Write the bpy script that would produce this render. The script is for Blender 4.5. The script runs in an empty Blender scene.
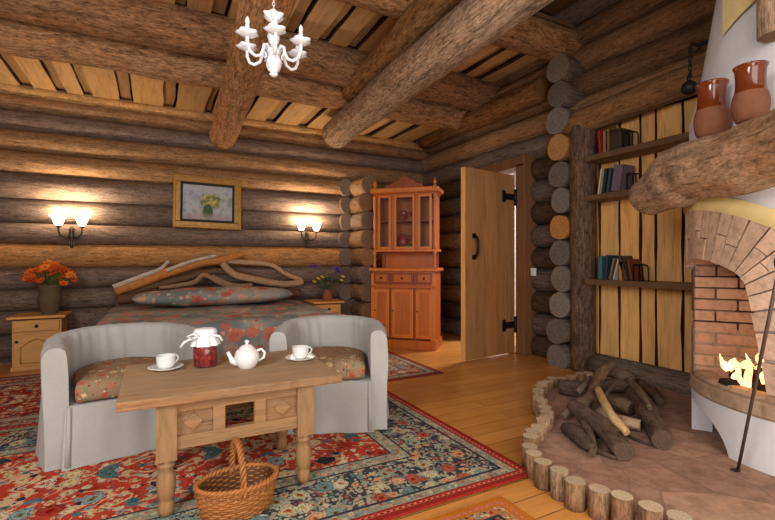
import bpy, math, random
from mathutils import Vector, Matrix, noise as mnoise
C = bpy.context.scene.collection
PI = math.pi
rnd = random.Random(7)

# ------------------------------------------------------------------ camera model
F, CX, CY, H, TH = 441.0, 387.5, 260.0, 1.05, math.radians(27.8)
cT, sT = math.cos(TH), math.sin(TH)
def cam2w(lat, Zc, z): return Vector((lat*cT + Zc*sT, -lat*sT + Zc*cT, z))
def PZ(px, py, z):            # point of the place at height z
    Zc = F*(H-z)/(py-CY); return cam2w((px-CX)*Zc/F, Zc, z)
def PY(px, py, Y):            # point of the place on the plane y = Y
    a = TH+math.atan((px-CX)/F); X = Y*math.tan(a); Zc = X*sT+Y*cT
    return Vector((X, Y, H+(CY-py)*Zc/F))
def PX(px, py, X):
    a = TH+math.atan((px-CX)/F); Y = X/math.tan(a); Zc = X*sT+Y*cT
    return Vector((X, Y, H+(CY-py)*Zc/F))

def lin(c):
    return tuple((x/12.92 if x <= .04045 else ((x+.055)/1.055)**2.4) for x in [v/255 for v in c])
def shade(c,lo,hi,g=rnd):
    k=g.uniform(lo,hi); return tuple(q*k for q in c)
def n1(x, y=0.0, z=0.0): return mnoise.noise(Vector((x, y, z)))

# ------------------------------------------------------------------ mesh builder
class MB:
    def __init__(s): s.v=[]; s.f=[]; s.uv=[]; s.m=[]; s.sm=[]; s.c=[]
    def face(s, idx, uv=None, m=0, sm=False, c=(1,1,1)):
        s.f.append(tuple(idx)); s.uv.append(uv or [(s.v[i][0], s.v[i][1]) for i in idx]); s.m.append(m); s.sm.append(sm); s.c.append(c)
    def add(s, pts):
        b=len(s.v); s.v.extend([tuple(p) for p in pts]); return b
    def box(s, c, size, m=0, col=(1,1,1), M=None, taper=1.0):
        hx,hy,hz = [q/2 for q in size]
        P=[Vector((x*hx*(taper if z<0 else 1),y*hy*(taper if z<0 else 1),z*hz)) for x in(-1,1) for y in(-1,1) for z in(-1,1)]
        if M is not None: P=[M@p for p in P]
        P=[p+Vector(c) for p in P]
        b=s.add(P)
        for q in ((0,1,3,2),(4,6,7,5),(0,4,5,1),(2,3,7,6),(0,2,6,4),(1,5,7,3)):
            s.face([b+i for i in q], m=m, c=col)
        return s
    def grid(s, fn, nu, nv, m=0, col=(1,1,1), uvf=None, closeu=False, closev=False, sm=True, flip=False):
        mu = nu if closeu else nu+1; mv = nv if closev else nv+1
        pts=[fn(i/nu, j/nv) for i in range(mu) for j in range(mv)]
        b=s.add(pts)
        for i in range(nu):
            for j in range(nv):
                i2=(i+1)%mu; j2=(j+1)%mv
                q=[b+i*mv+j, b+i2*mv+j, b+i2*mv+j2, b+i*mv+j2]
                uq=[(i/nu,j/nv),((i+1)/nu,j/nv),((i+1)/nu,(j+1)/nv),(i/nu,(j+1)/nv)]
                if uvf: uq=[uvf(*u) for u in uq]
                if flip: q=q[::-1]; uq=uq[::-1]
                cc = col(i/nu,j/nv) if callable(col) else col
                s.face(q, uq, m, sm, cc)
        return b
    def tube(s, path, r, seg=12, m=0, col=(1,1,1), cap=(True,True), capm=None, capcol=None, rf=None, close=False, up=None, uoff=None, sm=True):
        path=[Vector(p) for p in path]; n=len(path)
        R=[r]*n if isinstance(r,(int,float)) else list(r)
        T=[]
        for i in range(n):
            if close: t=path[(i+1)%n]-path[i-1]
            else: t=path[min(i+1,n-1)]-path[max(i-1,0)]
            T.append(t.normalized() if t.length>1e-9 else Vector((0,0,1)))
        u = Vector(up) if up else (Vector((0,0,1)) if abs(T[0].z)<.9 else Vector((1,0,0)))
        if uoff is None: uoff=rnd.random()*40
        rings=[]; L=0; Ls=[]
        for i in range(n):
            if i: L+=(path[i]-path[i-1]).length
            Ls.append(L)
            u=(u-T[i]*u.dot(T[i])).normalized(); w=T[i].cross(u)
            ring=[]
            for k in range(seg):
                a=2*PI*k/seg; rr=R[i]
                ra,rb = rr if isinstance(rr,tuple) else (rr,rr)
                q = rf(Ls[i],a,i) if rf else 1.0
                ring.append(path[i]+(u*math.cos(a)*ra+w*math.sin(a)*rb)*q)
            rings.append(s.add(ring))
        r0 = R[0][0] if isinstance(R[0],tuple) else R[0]
        for i in range(n if close else n-1):
            a0=rings[i]; a1=rings[(i+1)%n]; l0=Ls[i]; l1=Ls[i+1] if i+1<n else Ls[i]+(path[0]-path[i]).length
            for k in range(seg):
                k2=(k+1)%seg; v0=k/seg*2*PI*r0; v1=(k+1)/seg*2*PI*r0
                cc = col(i,k) if callable(col) else col
                s.face([a0+k,a0+k2,a1+k2,a1+k],[(l0+uoff,v0),(l0+uoff,v1),(l1+uoff,v1),(l1+uoff,v0)],m,sm,cc)
        if not close:
            cm = m if capm is None else capm
            cc = capcol or (col if not callable(col) else (1,1,1))
            for e,(flag,i) in enumerate(((cap[0],0),(cap[1],n-1))):
                if flag:
                    ids=[rings[i]+k for k in range(seg)]; uv=[(math.cos(2*PI*k/seg),math.sin(2*PI*k/seg)) for k in range(seg)]
                    if e==0: ids=ids[::-1]; uv=uv[::-1]
                    s.face(ids,uv,cm,False,cc)
        return s
    def lathe(s, prof, seg=24, c=(0,0,0), m=0, col=(1,1,1), rf=None, sm=True):
        c=Vector(c); n=len(prof)
        def fn(i,j):
            r,z=prof[min(int(round(j*(n-1))),n-1)]; a=2*PI*i
            q=rf(a,z) if rf else 1.0
            return c+Vector((r*q*math.cos(a), r*q*math.sin(a), z))
        s.grid(fn,seg,n-1,m,col,closeu=True,sm=sm)
        return s
    def prism(s, poly, z0, z1, m=0, col=(1,1,1), sidecol=None):
        n=len(poly)
        a=s.add([(p[0],p[1],z0) for p in poly]); b=s.add([(p[0],p[1],z1) for p in poly])
        s.face([a+i for i in range(n)][::-1],m=m,c=col); s.face([b+i for i in range(n)],m=m,c=col)
        for i in range(n):
            j=(i+1)%n; s.face([a+i,a+j,b+j,b+i],m=m,c=sidecol or col)
        return s
    def blob(s, c, r, seg=10, rings=7, m=0, col=(1,1,1), M=None, nz=0.0, sd=0.0):
        c=Vector(c); rx,ry,rz=(r,r,r) if isinstance(r,(int,float)) else r
        def fn(i,j):
            a=2*PI*i; t=PI*j
            d=Vector((math.sin(t)*math.cos(a),math.sin(t)*math.sin(a),-math.cos(t)))
            q=1+nz*n1(d.x*2+sd,d.y*2,d.z*2)
            p=Vector((d.x*rx*q,d.y*ry*q,d.z*rz*q))
            return c+(M@p if M is not None else p)
        s.grid(fn,seg,rings,m,col,closeu=True); return s
    def build(s, name, mats, parent=None, loc=None, rz=0.0, bevel=0.0, rot=None, sub=0):
        me=bpy.data.meshes.new(name); me.from_pydata(s.v,[],s.f)
        if not isinstance(mats,(list,tuple)): mats=[mats]
        for mm in mats: me.materials.append(mm)
        me.polygons.foreach_set('material_index',s.m); me.polygons.foreach_set('use_smooth',s.sm)
        ul=me.uv_layers.new(name='UVMap'); ul.data.foreach_set('uv',[x for f in s.uv for p in f for x in p])
        ca=me.color_attributes.new('tint','FLOAT_COLOR','CORNER')
        ca.data.foreach_set('color',[x for f,c in zip(s.f,s.c) for _ in f for x in (c[0],c[1],c[2],1.0)])
        me.update()
        o=bpy.data.objects.new(name,me); C.objects.link(o)
        if parent is not None: o.parent=parent
        if loc is not None: o.location=loc
        o.rotation_euler=rot if rot else (0,0,rz)
        if bevel:
            b=o.modifiers.new('bevel','BEVEL'); b.width=bevel; b.segments=2; b.limit_method='ANGLE'; b.angle_limit=math.radians(40)
        if sub:
            b=o.modifiers.new('sub','SUBSURF'); b.levels=sub; b.render_levels=sub
        return o

def tag(o,label=None,cat=None,group=None,kind=None):
    if label: o['label']=label
    if cat: o['category']=cat
    if group: o['group']=group
    if kind: o['kind']=kind
    return o
def thing(name,label,cat,loc=(0,0,0),rz=0,group=None):
    o=bpy.data.objects.new(name,None); C.objects.link(o); o.location=loc; o.rotation_euler=(0,0,rz)
    o.empty_display_size=.05
    return tag(o,label,cat,group)
def struct(o,label=None):
    o['kind']='structure'
    if label: o['label']=label
    return o
def dup(root,loc,rz=None,label=None,scale=None,rot=None):
    r=root.copy(); C.objects.link(r); r.location=loc
    if rz is not None: r.rotation_euler=(0,0,rz)
    if rot is not None: r.rotation_euler=rot
    if scale: r.scale=(scale,)*3 if isinstance(scale,(int,float)) else scale
    if label: r['label']=label
    for ch in list(root.children):
        c=ch.copy(); C.objects.link(c); c.parent=r
        for g in list(ch.children):
            d=g.copy(); C.objects.link(d); d.parent=c
    return r

# ------------------------------------------------------------------ materials
def newmat(name, rough=.6, spec=.3):
    m=bpy.data.materials.new(name); m.use_nodes=True; nt=m.node_tree
    b=nt.nodes['Principled BSDF']; b.inputs['Roughness'].default_value=rough
    b.inputs['Specular IOR Level'].default_value=spec
    return m,nt,b
def N(nt,t,**kw):
    n=nt.nodes.new(t)
    for k,v in kw.items():
        if k in n.inputs: n.inputs[k].default_value=v
        else: setattr(n,k,v)
    return n
def ramp(nt,fac,stops,interp='LINEAR'):
    r=nt.nodes.new('ShaderNodeValToRGB'); r.color_ramp.interpolation=interp
    e=r.color_ramp.elements
    while len(e)<len(stops): e.new(.5)
    for el,(p,c) in zip(e,stops):
        el.position=p; el.color=(c[0],c[1],c[2],1) if not isinstance(c,(int,float)) else (c,c,c,1)
    nt.links.new(fac,r.inputs[0]); return r.outputs[0]
def mix(nt,a,b,f,mode='MIX'):
    n=nt.nodes.new('ShaderNodeMix'); n.data_type='RGBA'; n.blend_type=mode
    for s,v in ((n.inputs[0],f),(n.inputs[6],a),(n.inputs[7],b)):
        if hasattr(v,'is_linked'): nt.links.new(v,s)
        elif isinstance(v,(int,float)): s.default_value=v
        else: s.default_value=(v[0],v[1],v[2],1)
    return n.outputs[2]
def math_(nt,op,a,b=None,c=None):
    n=nt.nodes.new('ShaderNodeMath'); n.operation=op
    for s,v in zip(n.inputs,(a,b,c)):
        if v is None: continue
        if isinstance(v,(int,float)): s.default_value=v
        else: nt.links.new(v,s)
    return n.outputs[0]
def coords(nt,kind,scale=(1,1,1),rot=(0,0,0)):
    t=nt.nodes.new('ShaderNodeTexCoord'); mp=nt.nodes.new('ShaderNodeMapping')
    mp.inputs['Scale'].default_value=scale; mp.inputs['Rotation'].default_value=rot
    nt.links.new(t.outputs[kind],mp.inputs[0]); return mp.outputs[0]
def noise(nt,vec,scale,detail=4,rough=.6,dist=0.0):
    n=N(nt,'ShaderNodeTexNoise',Scale=scale,Detail=detail,Roughness=rough,Distortion=dist)
    nt.links.new(vec,n.inputs['Vector']); return n.outputs['Fac']
def bump(nt,b,h,strength=.4,dist=.01):
    n=N(nt,'ShaderNodeBump',Strength=strength,Distance=dist); nt.links.new(h,n.inputs['Height']); nt.links.new(n.outputs[0],b.inputs['Normal'])
def tint(nt):
    a=nt.nodes.new('ShaderNodeAttribute'); a.attribute_name='tint'; return a.outputs['Color']

def woodmat(name, kind='UV', sc=(1,1,1), gs=7, rough=.65, spec=.25, contrast=.5, crack=.6, bmp=.5, warm=(1.14,.99,.84), cool=(.9,.94,1.0), base=None, bark=0.0, fleck=0.0):
    """wood whose body colour is the tint attribute (or base); grain runs along the axis with the small scale"""
    m,nt,b=newmat(name,rough,spec)
    v=coords(nt,kind,sc)
    g=noise(nt,v,gs,8,.68,.25)
    col=ramp(nt,g,[(.25,1-contrast),(.5,1.0),(.78,1+contrast*.45)])
    src=tint(nt) if base is None else base
    c=mix(nt,src,col,1.0,'MULTIPLY')
    bl=noise(nt,v,gs*.22,3,.5)
    hue=ramp(nt,bl,[(.32,cool),(.5,(1,1,1)),(.7,warm)])
    c=mix(nt,c,hue,.8,'MULTIPLY')
    if crack:
        cr=noise(nt,coords(nt,kind,tuple(q*(.45 if q==min(sc) else 2.2) for q in sc)),gs*1.5,3,.5,.6)
        cm=ramp(nt,cr,[(.30,0.0),(.38,1.0)])
        dark=mix(nt,(1-crack,1-crack,1-crack),(1,1,1),cm)
        c=mix(nt,c,dark,1.0,'MULTIPLY')
    if bark:
        bk=noise(nt,coords(nt,kind,tuple(q*1.0 for q in sc)),gs*.9,6,.75,1.0)
        bm=ramp(nt,bk,[(.42,(.32,.28,.26)),(.52,(1,1,1))])
        c=mix(nt,c,bm,bark,'MULTIPLY')
    if fleck:
        fk=noise(nt,coords(nt,kind,tuple(q*(2.2 if q==min(sc) else 1.6) for q in sc)),gs*2.2,5,.75,.4)
        c=mix(nt,c,ramp(nt,fk,[(.32,1-fleck),(.5,1.0),(.66,1+fleck*.7)]),1.0,'MULTIPLY')
    nt.links.new(c,b.inputs['Base Color'])
    bump(nt,b,g,bmp,.02)
    return m
def plain(name,col,rough=.5,metal=0,spec=.4,nz=0.0,ns=20,bm=0.0):
    m,nt,b=newmat(name,rough,spec); b.inputs['Metallic'].default_value=metal
    v=coords(nt,'Object'); g=noise(nt,v,ns,4,.6)
    k=ramp(nt,g,[(.3,1-nz),(.7,1+nz)]); c=mix(nt,lin(col),k,1.0,'MULTIPLY'); c2=mix(nt,c,tint(nt),1.0,'MULTIPLY')
    nt.links.new(c2,b.inputs['Base Color'])
    if bm: bump(nt,b,g,bm,.01)
    return m
M={}
M['log']=woodmat('log_wood','UV',(1.0,4.6,1),6.5,.75,.15,.72,.68,1.0,bark=.25,fleck=.55)
M['bark']=woodmat('rough_log','UV',(1.1,4.5,1),5,.8,.15,.75,.7,1.0,bark=.6,fleck=.7)
M['board']=woodmat('board_wood','Object',(9,.9,9),3.0,.6,.25,.38,.35,.3)
M['boardv']=woodmat('board_wood_upright','Object',(6,6,.7),3.4,.55,.3,.4,.4,.3)
M['oldwood']=woodmat('table_wood','Object',(.9,8,8),5,.6,.3,.42,.45,.4)
M['oldwoodv']=woodmat('leg_wood','Object',(6,6,1.2),6,.6,.3,.42,.4,.4)
M['cab']=woodmat('cabinet_wood','Object',(7,7,.8),4,.38,.4,.3,.3,.1,(1.1,1,.85),(.95,.95,.95))
M['pine']=woodmat('pine','Object',(1.0,7,7),5,.5,.35,.28,.2,.15)
M['stick']=woodmat('firewood_bark','UV',(2.5,8,1),5,.9,.1,.8,.7,1.0)
M['branch']=woodmat('branch_wood','UV',(2.5,7,1),5,.7,.2,.55,.5,.6)
M['dark']=plain('dark_gap',(26,18,12),.9,nz=.3)
M['iron']=plain('black_iron',(34,31,30),.5,.6,.4,.2)
M['rust']=plain('brown_iron',(82,66,60),.6,.3,.4,.2)
M['bronze']=plain('aged_bronze',(74,66,48),.4,.8,.5,.3)
M['china']=plain('white_china',(222,221,218),.18,0,.5)
M['chand']=plain('white_ceramic',(232,232,236),.3,0,.5,.05)
M['brass']=plain('dark_brass',(60,44,26),.4,.7,.5)
# end grain
m,nt,b=newmat('end_grain',.8,.15)
v=coords(nt,'UV'); ln=N(nt,'ShaderNodeVectorMath',operation='LENGTH'); nt.links.new(v,ln.inputs[0])
wob=noise(nt,v,3,3); s_=math_(nt,'ADD',math_(nt,'MULTIPLY',ln.outputs['Value'],46.0),math_(nt,'MULTIPLY',wob,9.0))
rg=math_(nt,'SINE',s_); rg2=ramp(nt,rg,[(0,.72),(1,1.08)]); c=mix(nt,tint(nt),rg2,1.0,'MULTIPLY')
c=mix(nt,c,ramp(nt,noise(nt,v,4,5),[(.3,.62),(.62,1.1)]),1.0,'MULTIPLY'); nt.links.new(c,b.inputs['Base Color']); M['end']=m
# floor planks
m,nt,b=newmat('floor_planks',.32,.45)
v=coords(nt,'Object')
br=N(nt,'ShaderNodeTexBrick',Scale=1.0); br.inputs['Brick Width'].default_value=2.1; br.inputs['Row Height'].default_value=.13; br.inputs['Mortar Size'].default_value=.0022
br.inputs['Color1'].default_value=(*lin((214,150,78)),1); br.inputs['Color2'].default_value=(*lin((196,132,64)),1); br.inputs['Mortar'].default_value=(*lin((84,48,20)),1); br.offset=.37
nt.links.new(v,br.inputs['Vector'])
g=noise(nt,coords(nt,'Object',(1.2,16,1)),3.2,7,.65,.3)
c=mix(nt,br.outputs['Color'],ramp(nt,g,[(.28,.78),(.5,1.0),(.75,1.1)]),1.0,'MULTIPLY')
c=mix(nt,c,ramp(nt,noise(nt,v,1.3,3),[(.3,(.82,.78,.74)),(.65,(1.08,1.05,1.0))]),1.0,'MULTIPLY')
nt.links.new(c,b.inputs['Base Color']); bump(nt,b,g,.08,.005); M['floor']=m
# slipcover cloth
def cloth(name,col,rough=.9,ws=260):
    m,nt,b=newmat(name,rough,.12)
    v=coords(nt,'Object'); w=N(nt,'ShaderNodeTexWave',Scale=ws/6,Distortion=1.5); nt.links.new(v,w.inputs[0])
    c=mix(nt,lin(col),ramp(nt,noise(nt,v,5,5,.6),[(.3,.9),(.7,1.05)]),1.0,'MULTIPLY')
    c=mix(nt,c,ramp(nt,noise(nt,v,240,2),[(.35,.92),(.65,1.04)]),1.0,'MULTIPLY')
    nt.links.new(c,b.inputs['Base Color']); bump(nt,b,noise(nt,v,70,3),.15,.004)
    b.inputs['Sheen Weight'].default_value=.15
    return m
M['cover']=cloth('grey_slipcover',(170,168,163))
M['white_cloth']=cloth('white_cloth',(236,236,238))
# floral fabrics
def floral(name,bg,pal,scale,thr=.36,kind='Object',small=None,fine=26,bg2=None):
    m,nt,b=newmat(name,.9,.1)
    v=coords(nt,kind)
    wv=N(nt,'ShaderNodeTexNoise',Scale=scale*1.5,Detail=2.0); nt.links.new(v,wv.inputs['Vector'])
    vv=N(nt,'ShaderNodeMix'); vv.data_type='VECTOR'; vv.inputs[0].default_value=.06*6/scale
    nt.links.new(v,vv.inputs[4]); nt.links.new(wv.outputs['Color'],vv.inputs[5]); vec=vv.outputs[1]
    col=lin(bg)
    if bg2: col=ramp(nt,noise(nt,v,scale*.35,2),[(.42,lin(bg)),(.6,lin(bg2))])
    # fine leaves
    f=N(nt,'ShaderNodeTexVoronoi',Scale=fine); nt.links.new(vec,f.inputs['Vector'])
    fc=N(nt,'ShaderNodeSeparateColor'); nt.links.new(f.outputs['Color'],fc.inputs[0])
    k=len(small or pal); pc=ramp(nt,fc.outputs[0],[(i/k,lin(p)) for i,p in enumerate(small or pal)],'CONSTANT')
    fm=ramp(nt,f.outputs['Distance'],[(.30,1.0),(.36,0.0)])
    fm=math_(nt,'MULTIPLY',fm,ramp(nt,fc.outputs[1],[(0,0.0),(.45,1.0)],'CONSTANT'))
    c=mix(nt,col,pc,fm)
    # big flowers with petal rings
    f=N(nt,'ShaderNodeTexVoronoi',Scale=scale,Randomness=.85); nt.links.new(vec,f.inputs['Vector'])
    fc=N(nt,'ShaderNodeSeparateColor'); nt.links.new(f.outputs['Color'],fc.inputs[0])
    k=len(pal); pc=ramp(nt,fc.outputs[0],[(i/k,lin(p)) for i,p in enumerate(pal)],'CONSTANT')
    pet=noise(nt,v,scale*5,2); d=math_(nt,'ADD',f.outputs['Distance'],math_(nt,'MULTIPLY',math_(nt,'SUBTRACT',pet,.5),.42))
    fm=ramp(nt,d,[(thr,1.0),(thr+.04,0.0)])
    fm=math_(nt,'MULTIPLY',fm,ramp(nt,fc.outputs[1],[(0,0.0),(.25,1.0)],'CONSTANT'))
    inner=ramp(nt,d,[(.07,lin((206,180,130))),(.1,(1,1,1)),(.2,(.72,.66,.66)),(.24,(1,1,1))])
    c=mix(nt,c,mix(nt,pc,inner,1.0,'MULTIPLY'),fm)
    c=mix(nt,c,ramp(nt,noise(nt,v,140,2),[(.3,.82),(.7,1.12)]),1.0,'MULTIPLY')
    nt.links.new(c,b.inputs['Base Color']); bump(nt,b,noise(nt,v,60,2),.15,.004)
    return m
M['spread']=floral('bedspread_fabric',(116,124,120),[(200,112,94),(206,134,112),(180,98,86),(196,158,136)],7.5,.42,'Object',[(176,164,130),(214,146,122),(130,142,110),(196,176,154)],20,(160,152,140))
M['tapestry']=floral('tapestry_fabric',(150,122,96),[(176,92,72),(206,180,136),(132,130,96),(168,112,84)],22,.40,'Object',[(206,180,140),(104,80,64),(176,92,72),(146,142,106)],55)
# ------------------------------------------------ rugs
def rugmat(name,hx,hy,field,flowers,border,bflowers,edge,pale,sc=1.0,bw=.30):
    m,nt,b=newmat(name,.95,.05)
    t=nt.nodes.new('ShaderNodeTexCoord'); sp=nt.nodes.new('ShaderNodeSeparateXYZ'); nt.links.new(t.outputs['Object'],sp.inputs[0])
    ax=math_(nt,'ABSOLUTE',sp.outputs[0]); ay=math_(nt,'ABSOLUTE',sp.outputs[1])
    d=math_(nt,'MINIMUM',math_(nt,'SUBTRACT',hx,ax),math_(nt,'SUBTRACT',hy,ay))
    cb=nt.nodes.new('ShaderNodeCombineXYZ'); nt.links.new(ax,cb.inputs[0]); nt.links.new(ay,cb.inputs[1])
    v0=cb.outputs[0]
    wv=N(nt,'ShaderNodeTexNoise',Scale=9.0,Detail=2.0); nt.links.new(v0,wv.inputs['Vector'])
    vv=N(nt,'ShaderNodeMix'); vv.data_type='VECTOR'; vv.inputs[0].default_value=.05
    nt.links.new(v0,vv.inputs[4]); nt.links.new(wv.outputs['Color'],vv.inputs[5]); vec=vv.outputs[1]
    def layer(scale,pal,thr,keep,rand=.7):
        f=N(nt,'ShaderNodeTexVoronoi',Scale=scale*sc,Randomness=rand); nt.links.new(vec,f.inputs['Vector'])
        fc=N(nt,'ShaderNodeSeparateColor'); nt.links.new(f.outputs['Color'],fc.inputs[0])
        k=len(pal); pc=ramp(nt,fc.outputs[0],[(i/k,lin(p)) for i,p in enumerate(pal)],'CONSTANT')
        pet=noise(nt,v0,scale*sc*4,2); dd=math_(nt,'ADD',f.outputs['Distance'],math_(nt,'MULTIPLY',math_(nt,'SUBTRACT',pet,.5),.45))
        fm=ramp(nt,dd,[(thr,1.0),(thr+.03,0.0)],'LINEAR')
        fm=math_(nt,'MULTIPLY',fm,ramp(nt,fc.outputs[1],[(0,0.0),(keep,1.0)],'CONSTANT'))
        ring=ramp(nt,dd,[(0,lin((196,72,52))),(.09,lin((226,206,170))),(.17,(1,1,1)),(.27,(.35,.35,.42)),(.31,(1,1,1))],'CONSTANT')
        return mix(nt,pc,ring,1.0,'MULTIPLY'),fm
    def vines(scale,w=.035):
        n=noise(nt,v0,scale*sc,2,.5,.8); a=math_(nt,'ABSOLUTE',math_(nt,'SUBTRACT',n,.5)); return ramp(nt,a,[(w*.6,1.0),(w,0.0)])
    fl=lin(field)
    fcol=mix(nt,fl,lin((214,190,150)),math_(nt,'MULTIPLY',vines(7),.75))
    for scale,thr,keep in ((40,.36,.22),(19,.34,.18),(8.5,.34,.25)):
        c_,f_=layer(scale,flowers,thr,keep); fcol=mix(nt,fcol,c_,f_)
    bcol=mix(nt,lin(border),lin((170,160,130)),math_(nt,'MULTIPLY',vines(9),.8))
    for scale,thr,keep in ((44,.38,.2),(20,.36,.3),(10,.36,.25)):
        c_,f_=layer(scale,bflowers,thr,keep,.45); bcol=mix(nt,bcol,c_,f_)
    pcol=lin(pale); c_,f_=layer(48,bflowers,.44,.08,.5); pcol=mix(nt,pcol,c_,f_)
    ck=N(nt,'ShaderNodeTexChecker',Scale=70.0); nt.links.new(v0,ck.inputs[0]); ck.inputs[1].default_value=(*lin(edge),1); ck.inputs[2].default_value=(*lin((206,120,100)),1)
    def band(at): return ramp(nt,d,[(0,0.0),(at,1.0)],'CONSTANT')
    nv=lin((58,60,68)); c=lin(edge)
    c=mix(nt,c,ck.outputs[0],band(.025)); c=mix(nt,c,lin(edge),band(.045)); c=mix(nt,c,pcol,band(.055))
    c=mix(nt,c,nv,band(.105)); c=mix(nt,c,bcol,band(.118)); c=mix(nt,c,nv,band(.118+bw)); c=mix(nt,c,pcol,band(.13+bw)); c=mix(nt,c,nv,band(.205+bw)); c=mix(nt,c,fcol,band(.218+bw))
    c=mix(nt,c,ramp(nt,noise(nt,t.outputs['Object'],120,3),[(.3,.74),(.7,1.14)]),1.0,'MULTIPLY')
    c=mix(nt,c,ramp(nt,noise(nt,t.outputs['Object'],2.2,3),[(.3,.86),(.7,1.08)]),1.0,'MULTIPLY')
    nt.links.new(c,b.inputs['Base Color']); bump(nt,b,noise(nt,t.outputs['Object'],160,2),.25,.004)
    return m
# plaster, brick, stone
M['plaster']=plain('white_plaster',(212,210,214),.9,0,.1,.06,6,.25)
m,nt,b=newmat('yellow_plaster',.9,.1); c=mix(nt,lin((222,200,140)),ramp(nt,noise(nt,coords(nt,'Object'),12,4),[(.3,.88),(.7,1.05)]),1.0,'MULTIPLY'); nt.links.new(c,b.inputs['Base Color']); M['yellow']=m
m,nt,b=newmat('pale_brick',.9,.1); v=coords(nt,'Object'); g=noise(nt,v,26,6,.7)
c=mix(nt,tint(nt),ramp(nt,g,[(.3,.62),(.5,1.0),(.72,1.14)]),1.0,'MULTIPLY'); nt.links.new(c,b.inputs['Base Color']); bump(nt,b,g,.6,.01); M['brick']=m
m,nt,b=newmat('hearth_stone',.85,.2); v=coords(nt,'Object')
vo=N(nt,'ShaderNodeTexVoronoi',Scale=3.0,feature='DISTANCE_TO_EDGE'); nt.links.new(v,vo.inputs['Vector'])
vc=N(nt,'ShaderNodeTexVoronoi',Scale=3.0); nt.links.new(v,vc.inputs['Vector']); sc_=N(nt,'ShaderNodeSeparateColor'); nt.links.new(vc.outputs['Color'],sc_.inputs[0])
c=ramp(nt,sc_.outputs[0],[(0,lin((172,130,108))),(.5,lin((156,122,104))),(1,lin((180,142,118)))])
c=mix(nt,c,ramp(nt,noise(nt,v,14,7,.7),[(.3,.6),(.55,1.0),(.75,1.2)]),1.0,'MULTIPLY')
c=mix(nt,c,(.16,.11,.09),ramp(nt,vo.outputs['Distance'],[(.0,.55),(.018,0.0)]))
nt.links.new(c,b.inputs['Base Color']); bump(nt,b,noise(nt,v,20,5),.4,.01); M['stone']=m
M['terra']=plain('terracotta',(132,84,62),.75,0,.2,.14,14,.1)
M['glaze']=plain('brown_glaze',(112,50,20),.12,0,.6,.2,8)
M['wicker']=woodmat('wicker','UV',(3,6,1),8,.55,.35,.5,.2,.3)
def emit(name,col,strength,base=(1,1,1)):
    m,nt,b=newmat(name,.4,.3); b.inputs['Base Color'].default_value=(*base,1); b.inputs['Emission Color'].default_value=(*col,1); b.inputs['Emission Strength'].default_value=strength; return m
M['shade']=emit('lit_frosted_glass',(1.0,.80,.52),7.0)
m,nt,b=newmat('flame',.5,0)
v=coords(nt,'Object'); sp=nt.nodes.new('ShaderNodeSeparateXYZ'); nt.links.new(v,sp.inputs[0])
c=ramp(nt,math_(nt,'MULTIPLY',sp.outputs[2],7.0),[(0,(1,.62,.22)),(.35,(1,.42,.08)),(1,(1,.16,.02))]); nt.links.new(c,b.inputs['Emission Color']); b.inputs['Emission Strength'].default_value=1.9; M['flame']=m
m,nt,b=newmat('clear_glass',.04,.6); b.inputs['Alpha'].default_value=.08; b.inputs['Specular IOR Level'].default_value=.25; b.inputs['Base Color'].default_value=(.1,.12,.12,1); M['glass']=m
m,nt,b=newmat('jam',.15,.5); v=coords(nt,'Object'); c=ramp(nt,noise(nt,v,60,3),[(.35,lin((70,14,16))),(.6,lin((148,40,36))),(.75,lin((176,70,58)))]); nt.links.new(c,b.inputs['Base Color']); M['jam']=m
# painting
m,nt,b=newmat('painted_canvas',.6,.3); v=coords(nt,'Object')
bgc=ramp(nt,noise(nt,v,6,4),[(.35,lin((128,142,170))),(.5,lin((176,178,184))),(.65,lin((140,146,134)))])
g=noise(nt,v,22,3); fl=ramp(nt,g,[(.42,lin((92,110,84))),(.52,lin((160,156,84))),(.66,lin((206,186,96)))],'LINEAR')
sp=nt.nodes.new('ShaderNodeSeparateXYZ'); nt.links.new(v,sp.inputs[0])
dx=math_(nt,'POWER',math_(nt,'DIVIDE',math_(nt,'SUBTRACT',sp.outputs[0],.03),.15),2.0); dz=math_(nt,'POWER',math_(nt,'DIVIDE',math_(nt,'SUBTRACT',sp.outputs[2],.03),.10),2.0)
dd=math_(nt,'ADD',math_(nt,'ADD',dx,dz),math_(nt,'MULTIPLY',math_(nt,'SUBTRACT',g,.5),2.2)); c=mix(nt,bgc,fl,ramp(nt,dd,[(.5,1.0),(1.25,0.0)]))
dx=math_(nt,'POWER',math_(nt,'DIVIDE',math_(nt,'SUBTRACT',sp.outputs[0],.0),.06),2.0); dz=math_(nt,'POWER',math_(nt,'DIVIDE',math_(nt,'ADD',sp.outputs[2],.11),.1),2.0)
c=mix(nt,c,lin((62,84,62)),ramp(nt,math_(nt,'ADD',dx,dz),[(.8,1.0),(1.0,0.0)]))
bt=ramp(nt,sp.outputs[2],[(0,1.0),(.02,0.0)]); zz=math_(nt,'ADD',sp.outputs[2],.18)
c=mix(nt,c,lin((166,142,140)),math_(nt,'MULTIPLY',ramp(nt,zz,[(.0,.9),(.07,0.0)]),.8)); nt.links.new(c,b.inputs['Base Color']); M['canvas']=m
m,nt,b=newmat('gilt_frame',.4,.5); v=coords(nt,'Object'); c=mix(nt,lin((158,114,44)),ramp(nt,noise(nt,v,30,4),[(.3,.7),(.7,1.2)]),1.0,'MULTIPLY'); nt.links.new(c,b.inputs['Base Color']); b.inputs['Metallic'].default_value=.35; M['gilt']=m

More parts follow.
